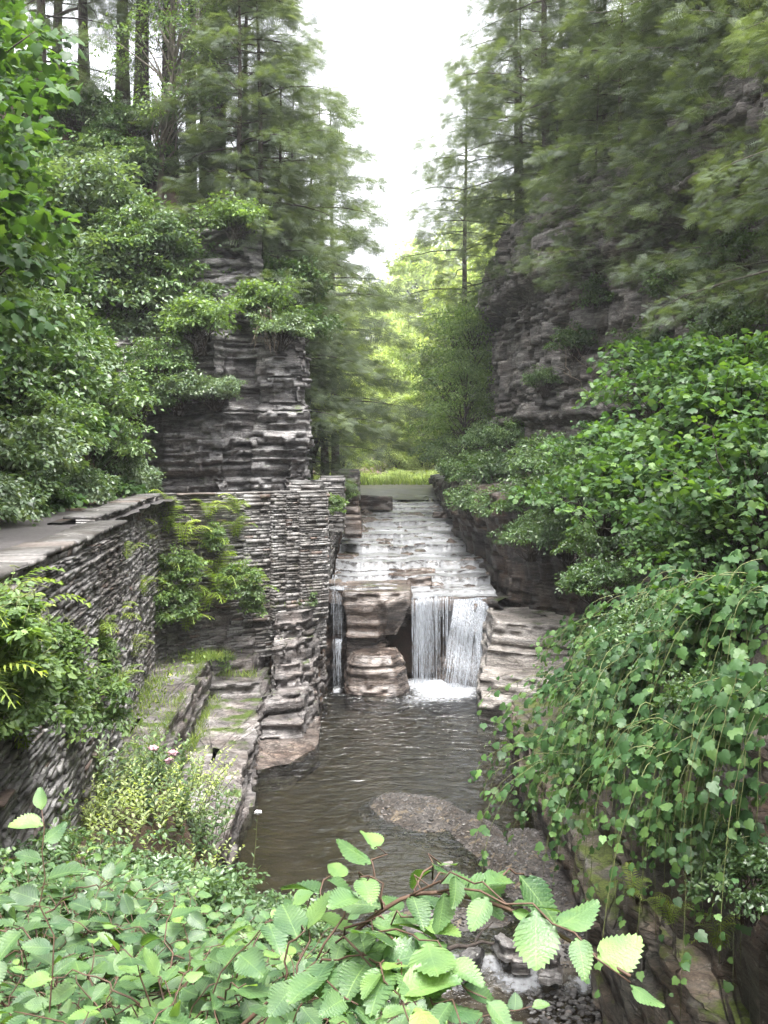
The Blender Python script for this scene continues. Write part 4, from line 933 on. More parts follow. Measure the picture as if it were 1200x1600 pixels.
# ---- shrubs of the left slope ------------------------------------------------
S_A = make_shrub('shrub', 'x x x x', 'shrub', 201, M['shrub_pale'], r=(1.35, 1.25, 1.0), nc=85, nl=62, size=.12, crad=.36)
S_B = make_shrub('shrub', 'x x x x', 'shrub', 202, M['shrub'], r=(1.2, 1.3, 1.0), nc=80, nl=60, size=.11, crad=.36)
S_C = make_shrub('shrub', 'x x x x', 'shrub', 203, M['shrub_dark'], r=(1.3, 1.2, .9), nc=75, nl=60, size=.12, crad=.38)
S_D = make_shrub('shrub', 'x x x x', 'shrub', 204, M['maple'], MAPLE, r=(1.3, 1.3, .8), nc=60, nl=26, size=.17, crad=.42)
G1 = 'shrubs covering the left slope above the path'
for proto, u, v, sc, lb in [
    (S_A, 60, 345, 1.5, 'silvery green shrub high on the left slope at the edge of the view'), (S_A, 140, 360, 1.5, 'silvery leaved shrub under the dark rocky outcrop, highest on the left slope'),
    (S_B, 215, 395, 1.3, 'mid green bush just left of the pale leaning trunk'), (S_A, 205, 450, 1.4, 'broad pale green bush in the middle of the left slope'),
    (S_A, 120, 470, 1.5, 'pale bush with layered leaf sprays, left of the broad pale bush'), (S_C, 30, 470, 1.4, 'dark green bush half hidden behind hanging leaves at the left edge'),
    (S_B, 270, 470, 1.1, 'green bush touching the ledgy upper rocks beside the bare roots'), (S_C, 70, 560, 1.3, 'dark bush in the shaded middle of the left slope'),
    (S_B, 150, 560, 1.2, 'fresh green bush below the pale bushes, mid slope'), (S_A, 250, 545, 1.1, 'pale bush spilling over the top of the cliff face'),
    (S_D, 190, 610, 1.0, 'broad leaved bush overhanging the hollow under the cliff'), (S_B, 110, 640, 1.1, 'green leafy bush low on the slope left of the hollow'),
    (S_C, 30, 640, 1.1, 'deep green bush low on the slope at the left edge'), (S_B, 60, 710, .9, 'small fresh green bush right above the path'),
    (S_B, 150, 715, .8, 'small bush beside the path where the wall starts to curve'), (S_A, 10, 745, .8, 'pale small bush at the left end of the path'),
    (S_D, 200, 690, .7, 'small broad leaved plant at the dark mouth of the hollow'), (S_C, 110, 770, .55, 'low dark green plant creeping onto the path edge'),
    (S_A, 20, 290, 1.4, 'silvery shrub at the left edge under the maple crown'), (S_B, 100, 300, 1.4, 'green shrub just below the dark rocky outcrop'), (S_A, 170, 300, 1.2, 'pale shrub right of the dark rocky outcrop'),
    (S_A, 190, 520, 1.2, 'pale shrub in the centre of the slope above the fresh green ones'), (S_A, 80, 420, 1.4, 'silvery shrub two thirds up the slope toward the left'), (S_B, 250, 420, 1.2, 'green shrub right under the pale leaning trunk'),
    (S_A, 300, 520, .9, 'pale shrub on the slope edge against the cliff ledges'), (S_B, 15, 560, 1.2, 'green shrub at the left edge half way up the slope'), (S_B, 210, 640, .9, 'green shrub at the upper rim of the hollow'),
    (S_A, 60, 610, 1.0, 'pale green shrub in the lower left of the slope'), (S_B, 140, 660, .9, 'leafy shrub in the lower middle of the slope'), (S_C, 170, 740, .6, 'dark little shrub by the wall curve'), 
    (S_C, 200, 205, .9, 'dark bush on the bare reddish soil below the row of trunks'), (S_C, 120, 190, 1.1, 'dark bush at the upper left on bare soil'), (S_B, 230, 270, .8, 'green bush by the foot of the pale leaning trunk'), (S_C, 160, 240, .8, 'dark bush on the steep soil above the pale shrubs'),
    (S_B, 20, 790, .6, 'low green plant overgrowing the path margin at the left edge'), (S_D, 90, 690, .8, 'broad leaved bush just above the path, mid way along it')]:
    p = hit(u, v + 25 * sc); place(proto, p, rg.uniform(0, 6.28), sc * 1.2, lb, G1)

ftl = ['low leafy clump on the inner path edge, nearest', 'low leafy clump on the inner path edge, second', 'low leafy clump on the inner path edge, third', 'low leafy clump on the inner path edge, fourth', 'low leafy clump on the inner path edge, fifth', 'low leafy clump on the inner path edge, sixth', 'low leafy clump on the inner path edge, seventh', 'low leafy clump at the bend of the path under the hollow', 'low clump where the path meets the cliff', 'low clump against the foot of the left cliff']
for k, y in enumerate([11, 13, 15, 17, 19.2, 21.5, 24, 26.5, 28.6, 30.2]):
    x = lineX(FOOT_L, y) - .25; place([S_B, S_D, S_A][k % 3], (x, y, 5.75), k * 1.9, .55 + .12 * (k % 3), ftl[k], 'low clumps along the inner path edge')
# ---- shrubs and saplings on the left cliff ------------------------------------
G2 = 'shrubs growing on the left cliff ledges'
S_E = make_shrub('cliff_shrub', 'x x x x', 'shrub', 211, M['tree'], r=(1.2, .9, .85), nc=75, nl=45, size=.12, crad=.42, inner=.05)
for proto, x, y, z, sc, lb in [
    (S_E, -5.7, 30.9, 10.6, 1.15, 'spreading light green shrub on top of the left cliff face'), (S_B, -6.9, 30.9, 9.4, .9, 'green shrub hanging over the left part of the cliff face'),
    (S_E, -3.9, 32.0, 11.4, 1.1, 'airy light green sapling leaning out from the cliff top above the bare roots'), (S_A, -3.3, 31.6, 10.7, .7, 'pale shrub covering the top corner of the cliff face'), (S_C, -2.9, 33.2, 10.9, .9, 'dark shrub at the right end of the cliff top'),
    (S_A, -5.2, 30.8, 8.75, .55, 'small grey green tuft rooted in the crack across the cliff face'), (S_E, -4.9, 32.6, 14.3, 1.0, 'light green shrub on the reddish upper rock step'),
    (S_B, -7.6, 32.4, 13.2, 1.2, 'round green bush left of the reddish upper rock step'), (S_A, -6.3, 30.6, 8.6, .75, 'grey green shrub draped over the cliff overhang'), (S_A, -5.2, 30.5, 8.7, .6, 'feathery grey green shrub at the right end of the cliff overhang'), (S_B, -7.5, 30.4, 8.3, .9, 'green shrub hanging over the dark hollow'), (S_C, -3.6, 34.5, 12.5, 1.1, 'dark bush behind the right end of the cliff top')]:
    place(proto, (x, y, z), rg.uniform(0, 6.28), sc, lb, G2)
rt = MB(); rr_ = np.random.default_rng(9)
for i in range(16):
    p0 = np.array([-3.75 + rr_.normal(0, .15), 31.45, 11.6 + rr_.normal(0, .15)]); tube(rt, curve(p0, p0 + np.array([rr_.normal(.1, .25), -.15 - .2 * rr_.random(), -rr_.uniform(.5, 1.3)]), .1, 7, .05, rr_), np.linspace(.02, .006, 7), 4)
tag(rt.build('root_tangle', M['root']), 'tangle of bare pale roots hanging from the lip of the left cliff', 'roots')
# bright bush in the passage past the cliff corner
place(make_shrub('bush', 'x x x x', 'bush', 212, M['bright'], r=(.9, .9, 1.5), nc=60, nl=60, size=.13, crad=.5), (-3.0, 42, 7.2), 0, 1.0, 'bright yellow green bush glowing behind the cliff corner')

# ---- hemlocks on the left ------------------------------------------------------
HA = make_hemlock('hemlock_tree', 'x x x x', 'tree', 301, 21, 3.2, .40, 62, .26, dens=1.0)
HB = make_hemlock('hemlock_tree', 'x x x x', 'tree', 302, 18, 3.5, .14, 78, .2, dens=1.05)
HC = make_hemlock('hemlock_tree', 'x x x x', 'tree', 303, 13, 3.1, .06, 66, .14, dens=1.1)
G3 = 'hemlocks standing on the left slope'
def gtree(proto, u, d, rz, sc, lb, grp, dz=0.0, v=None):
    x = (u - 600) * d / FPX; z = float(H(x, d)) if v is None else EYE - (v - 720) * d / FPX
    return place(proto, (x, d, z + dz), rz, sc, lb, grp)
for a in [(HA, 226, 37.5, .3, 1.15, 'straight dark hemlock trunk, leftmost of the row on the left skyline'), (HA, 264, 37.2, 1.9, 1.2, 'thick dark hemlock trunk, second from the left in the skyline row'),
          (HA, 318, 38.0, 3.1, 1.1, 'slim hemlock trunk in the middle of the skyline row'), (HA, 338, 37.0, 4.4, 1.15, 'dark hemlock trunk, one of the close pair right of the middle'),
          (HC, 352, 38.4, 5.2, 1.3, 'thin hemlock trunk close beside the right hand pair of the row'), (HA, 190, 42.0, 2.4, 1.15, 'hemlock further up the left slope behind the row of trunks'),
          (HB, 130, 41.0, 2.8, 1.1, 'full dark hemlock high on the left slope above the outcrop'), (HB, 60, 36.0, .8, 1.1, 'full dark hemlock at the far top left of the view'),
          (HA, 300, 45.0, 1.2, 1.1, 'hemlock in the second rank behind the row of trunks'), (HB, 385, 44.0, 3.9, 1.05, 'hemlock behind the right end of the row of trunks'),
          (HB, 90, 46.0, 5.9, 1.2, 'hemlock far up the left slope, hardly seen between the others')]:
    gtree(*a, G3)
for a in [(HC, 372, 34.6, .2, .95, 'low branched hemlock on the edge of the upper rock step'), (HC, 402, 35.5, 1.3, 1.15, 'hemlock with sweeping lower boughs right behind the cliff top'),
          (HB, 440, 38.0, 2.1, .95, 'hemlock whose boughs reach out past the cliff corner'), (HB, 455, 43.0, 3.3, 1.0, 'tall hemlock behind the cliff corner, against the sky'),
          (HC, 486, 47.0, 4.7, 1.45, 'hemlock over the narrow passage upstream of the cliff'), (HB, 503, 54.0, .9, 1.2, 'hemlock furthest upstream on the left bank'),
          (HC, 470, 40.0, 5.5, .85, 'small hemlock drooping beside the bright bush')]:
    gtree(*a, 'hemlocks along the edge of the left cliff')
# pale leaning trunk with light foliage
LT = make_tree('young_tree', 'slender pale trunked tree leaning right in front of the dark hemlock row', 'tree', 311, M['tree'], 8.5, 2.3, .28, 75, 60, .13, .12, bark='bark_pale', lean=.09, crad=.7)
place(LT, on(*hit(247, 318)[:2]), 0, 1.0)
for u, v, sc, lb, g in [(150, 250, 1.0, 'young leafy tree on the left slope in front of the dark hemlocks', 'y'), (395, 420, .55, 'small light green tree growing from the upper cliff ledge', 'y')]:
    pass

# ---- trees at the near left -------------------------------------------------------
MT = make_tree('maple_tree', 'x x x x', 'tree', 321, M['maple'], 7.5, 2.1, .12, 120, 46, .17, .1, tpl=MAPLE, crad=.6)
place(MT, on(-6.2, 12.2), 0, 1.0, 'leafy maple rising beside the path at the left edge of the view')
place(MT, on(-7.6, 15.5), 2.2, 1.15, 'taller maple behind the first one on the left slope, bright leaves at its top')
place(MT, on(-9.3, 20.0), 4.0, 1.1, 'maple further up the left slope with pale upturned leaves')
place(MT, on(-10.8, 25.0), 1.0, 1.15, 'maple near the dark outcrop high on the left slope')

# ---- right hand side: trees on the cliff --------------------------------------------
G4 = 'hemlocks on top of the right cliff'
for proto, x, y, rz, sc, lb in [
    (HB, 6.2, 47.0, .4, 1.15, 'tall hemlock leaning its boughs into the sky gap on the right cliff'), (HB, 6.6, 40.5, 1.7, 1.15, 'hemlock on the right cliff edge in front of the tall one'),
    (HC, 6.0, 43.5, 2.5, 1.1, 'low hemlock covering the top edge of the right cliff'), (HB, 9.6, 36.0, 3.2, 1.1, 'hemlock over the middle of the right cliff'),
    (HC, 8.4, 37.5, 4.1, 1.0, 'small hemlock hanging its boughs over the right cliff face'), (HA, 11.5, 34.0, 5.0, 1.2, 'large hemlock with a dark visible trunk at the upper right'),
    (HB, 10.8, 29.0, .9, 1.0, 'hemlock above the shaded part of the right cliff'), (HC, 9.9, 25.5, 2.0, 1.0, 'hemlock with low boughs near the right edge of the view'),
    (HB, 13.0, 40.0, 2.9, 1.2, 'hemlock in the second rank behind the right cliff edge'), (HA, 15.5, 33.0, 4.6, 1.2, 'dark trunked hemlock at the right edge, second rank'),
    (HB, 9.5, 54.0, 5.6, 1.15, 'hemlock upstream on the right, behind the tall one'), (HC, 10.3, 31.5, .1, 1.1, 'bushy hemlock in the gap between the right hand trunks'),
    (HC, 7.8, 32.5, 3.7, .9, 'little hemlock rooted on the rim of the right cliff, middle one'), (HC, 8.9, 28.0, 5.2, .9, 'little hemlock rooted on the rim of the right cliff, right one'), 
    (HB, 12.6, 23.0, 1.1, 1.15, 'hemlock at the top right corner of the view')]:
    pp = on(x, y); pp[2] = max(pp[2], 14.2) - (1.2 if 'little' in lb else 0); place(proto, pp, rz, sc, lb, G4)
place(HB, (-3.1, 60, 5.2), 1.1, 1.35, 'hemlock closing the sky gap on the left, beyond the passage', 'hemlocks along the edge of the left cliff')
place(HB, (5.0, 60, 5.6), 2.2, 1.4, 'hemlock standing low by the stream on the right, beyond the cliff corner', G4)
for k, (x, y, z, sc, lb) in enumerate([(8.6, 28, 11.2, .75, 'young hemlock growing out of the right cliff, leftmost'), (9.2, 25, 10.2, .75, 'young hemlock growing out of the right cliff, middle one'), (9.3, 21.5, 10.8, .75, 'young hemlock growing out of the right cliff, nearest'), (7.2, 33.5, 12.6, .65, 'young hemlock growing out of the right cliff, near its left corner'), (6.6, 38.0, 13.6, .7, 'young hemlock growing at the very left corner of the right cliff'), (9.0, 30, 13.5, .9, 'young hemlock draped over the upper part of the right cliff')]): place(HC, (x, y, z), k * 1.3, sc, lb, 'young hemlocks growing out of the right cliff')
HN = make_hemlock('hemlock_tree', 'grey green hemlock nearest on the right, its layered boughs reaching in from the edge', 'tree', 331, 12, 3.6, .06, 80, .16, dens=2.4, tpl=SPRAYN, ss=.28)
place(HN, (9.6, 17.5, 9.5), .5, 1.0)
G5 = 'leafy trees on and below the right cliff'
BT = make_tree('broadleaf_tree', 'x x x x', 'tree', 341, M['tree'], 9, 2.8, .12, 130, 90, .14, .13)
for x, y, z, rz, sc, lb in [(4.4, 50, 6.0, .3, .95, 'light green tree at the foot of the right cliff, upstream end'), (3.9, 56, 5.6, 1.2, 1.1, 'light green tree further upstream by the right bank'),
                            (3.7, 46, 6.1, 2.6, .6, 'small tree leaning out from the base of the right cliff'), (6.3, 60, 6, 3.9, 1.3, 'tall light green tree behind the right cliff corner'), (9.5, 41, 17, 5.1, .9, 'light green tree mixed among the hemlocks on the right cliff')]:
    place(BT, (x, y, z), rz, sc, lb, G5)

# ---- shrubs on the bench above the channel wall -------------------------------------
G6 = 'shrubs hanging over the channel wall on the right'
S_F = make_shrub('bank_shrub', 'x x x x', 'shrub', 221, M['shrub'], r=(1.3, 1.4, .95), nc=85, nl=60, size=.105, crad=.35, inner=.4)
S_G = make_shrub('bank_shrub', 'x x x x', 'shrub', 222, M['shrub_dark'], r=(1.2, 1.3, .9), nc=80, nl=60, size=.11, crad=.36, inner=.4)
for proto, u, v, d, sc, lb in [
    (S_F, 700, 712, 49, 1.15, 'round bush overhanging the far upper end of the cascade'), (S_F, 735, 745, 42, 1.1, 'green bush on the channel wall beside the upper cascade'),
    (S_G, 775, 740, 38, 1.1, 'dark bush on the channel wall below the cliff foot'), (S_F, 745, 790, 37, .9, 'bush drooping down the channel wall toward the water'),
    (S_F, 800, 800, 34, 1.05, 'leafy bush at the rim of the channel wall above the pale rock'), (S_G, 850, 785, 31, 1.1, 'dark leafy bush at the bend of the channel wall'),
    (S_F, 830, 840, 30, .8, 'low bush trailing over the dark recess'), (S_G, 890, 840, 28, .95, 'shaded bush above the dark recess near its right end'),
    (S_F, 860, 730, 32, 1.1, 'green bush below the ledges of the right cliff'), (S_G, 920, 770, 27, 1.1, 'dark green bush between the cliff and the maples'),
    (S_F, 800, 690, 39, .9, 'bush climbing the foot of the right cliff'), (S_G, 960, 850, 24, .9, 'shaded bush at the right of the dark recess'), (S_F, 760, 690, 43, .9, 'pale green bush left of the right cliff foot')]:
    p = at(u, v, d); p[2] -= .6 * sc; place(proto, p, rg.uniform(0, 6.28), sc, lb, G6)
G7 = 'small shrubs rooted in cracks of the right cliff'
for proto, u, v, d, sc, lb in [(S_F, 850, 600, 36, .6, 'green shrub clinging to the middle of the right cliff face'), (S_G, 900, 540, 34, .7, 'dark shrub in a crack of the right cliff'),
                               (S_G, 960, 470, 33, .9, 'dark shrub high on the shaded right cliff'), (S_F, 1090, 450, 27, 1.0, 'green shrub high on the right cliff near the edge of the view'), (S_F, 1160, 520, 24, 1.0, 'green shrub on the right cliff at the edge of the view'),
                               (S_F, 1180, 400, 25, .9, 'topmost green shrub on the right cliff at the edge of the view'), (S_G, 1020, 560, 29, 1.0, 'shaded shrub on the right cliff behind the maples')]:
    p = at(u, v, d); p[2] -= .5 * sc; place(proto, p, rg.uniform(0, 6.28), sc, lb, G7)
# bare dead twigs on the right cliff
dt = MB(); rr_ = np.random.default_rng(19)
for i in range(9):
    p0 = at(rr_.uniform(880, 960), rr_.uniform(520, 620), 33.5); tube(dt, curve(p0, p0 + np.array([-rr_.uniform(.2, 1.2), -.3, rr_.uniform(-.2, 1.4)]), .1, 7, .06, rr_), np.linspace(.018, .004, 7), 4)
tag(dt.build('dead_branch', M['root']), 'bare pale dead branches sticking out from the right cliff', 'dead branch')

# ---- maples in front of the right cliff ----------------------------------------------
G8 = 'low maples on the near right bank'
S_H = make_shrub('maple_sapling', 'x x x x', 'maple', 231, M['maple'], MAPLE, r=(2.0, 1.7, 1.1), nc=58, nl=40, size=.125, crad=.55, inner=.25)
S_I = make_shrub('maple_sapling', 'x x x x', 'maple', 232, M['maple'], MAPLE, r=(1.8, 1.9, 1.0), nc=54, nl=40, size=.12, crad=.55, inner=.25)
for proto, u, v, d, sc, lb in [
    (S_H, 1040, 610, 20, .9, 'maple with glossy grey green leaves in front of the cliff ledges'), (S_I, 1130, 590, 18, .95, 'maple at the right with yellow green tips, upper one'),
    (S_H, 945, 710, 21, .65, 'maple reaching left toward the cliff foot'), (S_I, 1030, 715, 18, .85, 'maple in the middle of the right bank, layered boughs'),
    (S_H, 1120, 700, 16, .95, 'maple with silvery leaves near the right edge'), (S_I, 1190, 640, 15.5, .9, 'maple cut by the right edge, upper one'),
    (S_I, 950, 770, 18.5, .8, 'maple drooping toward the dark recess'), (S_H, 1050, 800, 15.5, .85, 'maple with low sprays above the dark hollow'),
    (S_I, 1150, 820, 13.5, .8, 'bright green maple just above the vines'), (S_H, 1200, 760, 13, .8, 'maple cut by the right edge, lower one'), (S_I, 1080, 870, 13.5, .55, 'small yellow green maple over the hollow')]:
    p = at(u, v, d); p[2] -= .7 * sc; place(proto, p, rg.uniform(0, 6.28), sc, lb, G8)

FNR = make_fern('fern', 'x x x x', 'fern', 540, 12, .6)
# ---- hanging vines on the near right bank -----------------------------------------------
def make_vine(label, seed, anchors, n, out=(.4, 1.6), drop=(.8, 2.2), size=.11, group=None, toward=(-1, -.35)):
    rng = np.random.default_rng(seed); e = empty('hanging_vine', (0, 0, 0), label, 'vine', group); ml = MB(); ms = MB(); A = np.array(anchors, float); n = int(n * .95)
    for i in range(n):
        k = rng.uniform(0, len(A) - 1); lobe = .35 * noise(k * 3, seed * 1.3) ; a = A[int(k)] * (1 - k % 1) + A[min(len(A) - 1, int(k) + 1)] * (k % 1) + rng.normal(0, .14, 3)
        o = rng.uniform(*out) * (1 + lobe); dr = rng.uniform(*drop) * (1 + 1.2 * lobe) * rng.uniform(.6, 1.25); di = np.array([toward[0], toward[1] + rng.normal(0, .45), 0]); di /= np.linalg.norm(di)
        t = np.linspace(0, 1, 12); P = a + di * (o * np.sin(t * 1.45))[:, None]; P[:, 2] += .12 * np.sin(t * 3) - dr * t ** 1.9; P += np.stack([.05 * noise(t * 4, i * 3.1), .05 * noise(t * 4, i * 7.1), .03 * noise(t * 5, i)], 1)
        tube(ms, P, np.linspace(.006, .002, 12), 3)
        L = np.linalg.norm(np.diff(P, axis=0), axis=1).sum(); m = int(L / rng.uniform(.055, .12)); q = rng.uniform(0, 1, m)
        pos = np.stack([np.interp(q, t, P[:, c]) for c in range(3)], 1) + rng.normal(0, .05, (m, 3)); s_ = np.where(rng.random(m) < .5, 1, -1)
        n_keep = m
        D = np.stack([di[0] * .35 - di[1] * s_ * .9, di[1] * .35 + di[0] * s_ * .9, -.55 + 0 * q], 1) + rng.normal(0, .35, (m, 3)); Nn = np.array([di[0] * .75, di[1] * .75 - .35, .75]) + rng.normal(0, .33, (m, 3))
        sz = size * rng.uniform(.4, 1.3, m) * (1.1 - .4 * q); vr = np.clip(.2 + .45 * q + rng.uniform(-.2, .4, m), 0, 1); h2 = rng.random(m) < .5
        for tp_, g in ((MAPLE, h2), (VINE2, ~h2)):
            if g.any(): scatter(ml, tp_, pos[g], D[g], Nn[g], sz[g], vr[g])
    ml.build('leaves', M['vine'], e); ms.build('stem', M['stem'], e); return e
G9 = 'vines draping the near right bank'
for k, (lb, u0, v0, d0_, u1, v1, d1_, n, out, drop) in enumerate([
    ('vine trailing over the mossy ledge at the far end of the draped bank', 930, 985, 15.5, 1010, 1000, 14, 40, (.3, 1.4), (.3, 1.6)),
    ('vine mass forming the crest of the draped bank under the hollow', 990, 960, 13, 1120, 935, 11.5, 56, (.2, 1.3), (.4, 1.6)),
    ('vine whose leafy tips reach furthest out over the pool', 930, 1070, 12.5, 1030, 1080, 11, 50, (.4, 1.5), (.5, 1.5)),
    ('thick vine curtain in the middle of the draped bank', 1020, 1020, 11, 1120, 1010, 10, 60, (.3, 1.2), (.6, 1.8)),
    ('vine curtain cut by the right edge of the view, upper part', 1110, 950, 10.5, 1220, 930, 9, 60, (.1, .9), (.6, 1.9)),
    ('long dangling vine streamers above the mossy edge', 1010, 1160, 9.5, 1110, 1170, 8.6, 30, (.2, .8), (.8, 1.9)),
    ('vine curtain cut by the right edge of the view, lower part', 1120, 1090, 9, 1220, 1080, 8, 44, (.1, .7), (.6, 1.7)),
    ('leafy vine sprays low over the edge of the stream wall', 900, 1170, 12, 960, 1190, 11, 34, (.4, 1.4), (.3, 1.1)),
    ('dark shaded vine deep behind the streamers', 1120, 1260, 9.5, 1220, 1280, 8.5, 22, (.1, .5), (.5, 1.2))]):
    make_vine(lb, 400 + k, [at(u0, v0, d0_), at((u0 + u1) / 2, (v0 + v1) / 2 - 12, (d0_ + d1_) / 2), at(u1, v1, d1_)], n, out, drop, group=G9)
for k, (pr, u, v, d, sc, lb) in enumerate([(S_F, 1010, 1010, 11.2, .42, 'small oval leaved bush poking through the crest of the vines'), (S_G, 1130, 1120, 9.2, .4, 'dark small leaved bush among the vine curtains at the right'), (S_F, 960, 1150, 11.2, .34, 'light oval leaved bush amid the lower vine sprays'), (S_D, 1160, 960, 9.8, .45, 'broad leaved bush rising from the vine crest by the right edge'), (S_C, 1080, 1330, 9.6, .4, 'dark small bush in the shade under the vine streamers'), (S_G, 940, 930, 15, .5, 'dark bush between the vine crest and the recess'), (S_C, 1170, 1400, 8.6, .4, 'dark small bush at the right edge under the vines')]):
    p = at(u, v, d); p[2] -= .3 * sc; place(pr, p, k * 1.3, sc, lb, 'bushes growing among the vines')
for k, (u, v, d, lb) in enumerate([(985, 1400, 12.2, 'fern on the mossy edge of the stream wall, left one'), (1050, 1440, 10.6, 'fern on the mossy edge of the stream wall, right one'), (1120, 1480, 9.4, 'fern in the dark lower right corner')]):
    place(FNR, at(u, v, d), k * 2.2, .6, lb, 'ferns on the right bank')
# earth bank the vines hang on
mb = MB(); ysb = np.linspace(3, 22, 60); tb = np.linspace(0, 1, 26); YB, TB = np.meshgrid(ysb, tb)
xb = np.interp(YB, [3, 8, 10, 12, 15, 19, 22], [3.4, 3.45, 3.5, 3.3, 3.5, 4.3, 5.4]); XB = xb + 3.2 * TB ** 1.3; ZB = 1.2 + 4.9 * TB ** .62 + .2 * fbm(XB * 1.5, YB * 1.5, TB * 3, 12); XB = XB + .18 * fbm(YB * 2, ZB * 4, 0, 13)
struct(mb.add(np.stack([XB, YB, ZB], -1).reshape(-1, 3), grid_faces(26, 60)).build('vine_bank', M['dark']))

# ---- background trees ----------------------------------------------------------------
G10 = 'bright trees closing the gorge upstream'
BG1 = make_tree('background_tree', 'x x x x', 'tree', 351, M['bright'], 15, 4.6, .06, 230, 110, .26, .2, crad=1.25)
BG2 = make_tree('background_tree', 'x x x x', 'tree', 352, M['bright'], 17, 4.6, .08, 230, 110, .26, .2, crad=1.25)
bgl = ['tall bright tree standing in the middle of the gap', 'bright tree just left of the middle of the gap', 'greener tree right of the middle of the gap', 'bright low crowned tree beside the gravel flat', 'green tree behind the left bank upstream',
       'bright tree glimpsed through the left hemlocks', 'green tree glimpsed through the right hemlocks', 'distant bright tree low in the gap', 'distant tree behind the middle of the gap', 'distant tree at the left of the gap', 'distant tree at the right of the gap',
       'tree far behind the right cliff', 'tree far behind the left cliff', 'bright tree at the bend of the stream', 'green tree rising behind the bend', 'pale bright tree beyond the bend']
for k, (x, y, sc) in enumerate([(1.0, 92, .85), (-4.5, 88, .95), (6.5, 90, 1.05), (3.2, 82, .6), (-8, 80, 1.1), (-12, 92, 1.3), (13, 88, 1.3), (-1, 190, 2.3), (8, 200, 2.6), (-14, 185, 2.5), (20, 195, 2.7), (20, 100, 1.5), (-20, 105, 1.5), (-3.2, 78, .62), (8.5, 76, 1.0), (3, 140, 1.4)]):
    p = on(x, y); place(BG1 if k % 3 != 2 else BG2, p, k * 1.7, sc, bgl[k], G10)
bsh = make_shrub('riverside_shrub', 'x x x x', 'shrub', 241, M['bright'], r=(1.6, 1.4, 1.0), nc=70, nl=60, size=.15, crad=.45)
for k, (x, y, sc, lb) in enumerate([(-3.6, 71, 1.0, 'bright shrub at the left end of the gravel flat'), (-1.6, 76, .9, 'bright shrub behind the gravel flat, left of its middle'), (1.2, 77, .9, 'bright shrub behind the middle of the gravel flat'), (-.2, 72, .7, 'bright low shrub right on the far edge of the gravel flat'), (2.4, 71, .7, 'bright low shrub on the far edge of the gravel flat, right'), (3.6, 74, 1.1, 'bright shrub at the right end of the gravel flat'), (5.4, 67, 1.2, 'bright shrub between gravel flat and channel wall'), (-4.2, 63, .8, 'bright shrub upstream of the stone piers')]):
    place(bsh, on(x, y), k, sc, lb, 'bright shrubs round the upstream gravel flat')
# upstream grass
rng = np.random.default_rng(61); n = 9000; gx = rng.uniform(-6, 7, n); gy = rng.uniform(68, 82, n) ; gx2 = rng.uniform(-4.2, -2.4, 2500); gy2 = rng.uniform(50, 68, 2500); gx = np.r_[gx, gx2]; gy = np.r_[gy, gy2]; gz = H(gx, gy)
gz = np.where((gy < 80) & (gx > -3.6), np.maximum(gz, 4.76 + .022 * (gy - 58) + .33), gz); m = len(gx)
mb = MB(); scatter(mb, BLADE, np.stack([gx, gy, gz - .03], 1), np.stack([rng.normal(0, .3, m), rng.normal(0, .3, m), np.ones(m)], 1), rng.normal(0, 1, (m, 3)), rng.uniform(.25, .8, m), rng.random(m))
tag(mb.build('grass', M['grass'], None), 'tall bright grass behind the upstream gravel flat', 'grass', kind='stuff')

# ---- plants of the ledges and walls ----------------------------------------------------
FN = [make_fern('fern', 'x x x x', 'fern', 500 + i, 13, .62) for i in range(3)]
fl = [('near', 8.1, [(25, 935), (70, 945), (95, 975), (40, 985), (10, 1010), (75, 1020), (100, 1040)]), ]
wallx = lambda y: float(lineX(WN, y))
nf = ['fern at the top of the left wall, at the edge of the view', 'fern beside the topmost one on the left wall', 'fern furthest right in the clump on the near wall', 'fern in the middle of the clump on the near wall', 'fern low on the near wall at the left edge', 'fern under the middle of the clump on the near wall', 'lowest fern of the clump on the near wall', 'small fern hanging alone below the clump']
for k, (y, z) in enumerate([(7.6, 5.65), (8.2, 5.55), (8.8, 5.35), (8.1, 5.25), (7.4, 5.1), (8.4, 4.95), (8.7, 4.7), (9.0, 4.4)]):
    
    place(FN[k % 3], (wallx(y) + .05, y, z), k * 1.3, 1.0, nf[k], 'ferns clumped on the near wall')
wallp = lambda u: None
cf = ['fern under the coping at the wall corner', 'yellow green fern on the corner column, upper', 'yellow green fern on the corner column, second from the top', 'fern on the corner column at mid height', 'fern on the corner column below mid height', 'fern at the foot of the corner column',
      'fern right of the corner column, upper', 'fern right of the corner column, middle', 'fern under the coping right of the corner', 'fern on the strip nearest the pilasters, upper', 'fern on the strip nearest the pilasters, lower', 'arching fern above the bedrock steps', 'arching fern at the bedrock steps, left one',
      'arching fern at the bedrock steps, right one', 'small fern on the side wall near the corner', 'fern on the side wall left of the corner']
for k, (u, v, d, sc) in enumerate([(262, 792, 25.6, .8), (258, 830, 25.5, 1.1), (285, 850, 25.6, 1.2), (265, 900, 25.4, 1.2), (280, 945, 25.3, 1.2), (290, 985, 25.2, 1.0), (335, 860, 26.2, 1.1), (340, 905, 26.2, 1.2), (325, 810, 26.2, .9), (372, 800, 26.7, .9), (368, 838, 26.7, .9), (345, 935, 25.9, 1.5), (325, 950, 25.7, 1.3), (385, 945, 26.3, 1.3), (205, 832, 22.6, .8), (222, 850, 23.4, .9)]):
    place(FN[k % 3], at(u, v, d), k * 2.1, sc * 1.25, cf[k], 'ferns growing on the tall corner wall')
sw = ['fern sprouting from the side wall, furthest from the corner', 'fern sprouting low on the side wall', 'fern sprouting from the side wall half way to the corner', 'fern high on the side wall under the coping', 'fern low on the side wall near the ledge', 'dry looking fern in the middle of the side wall']
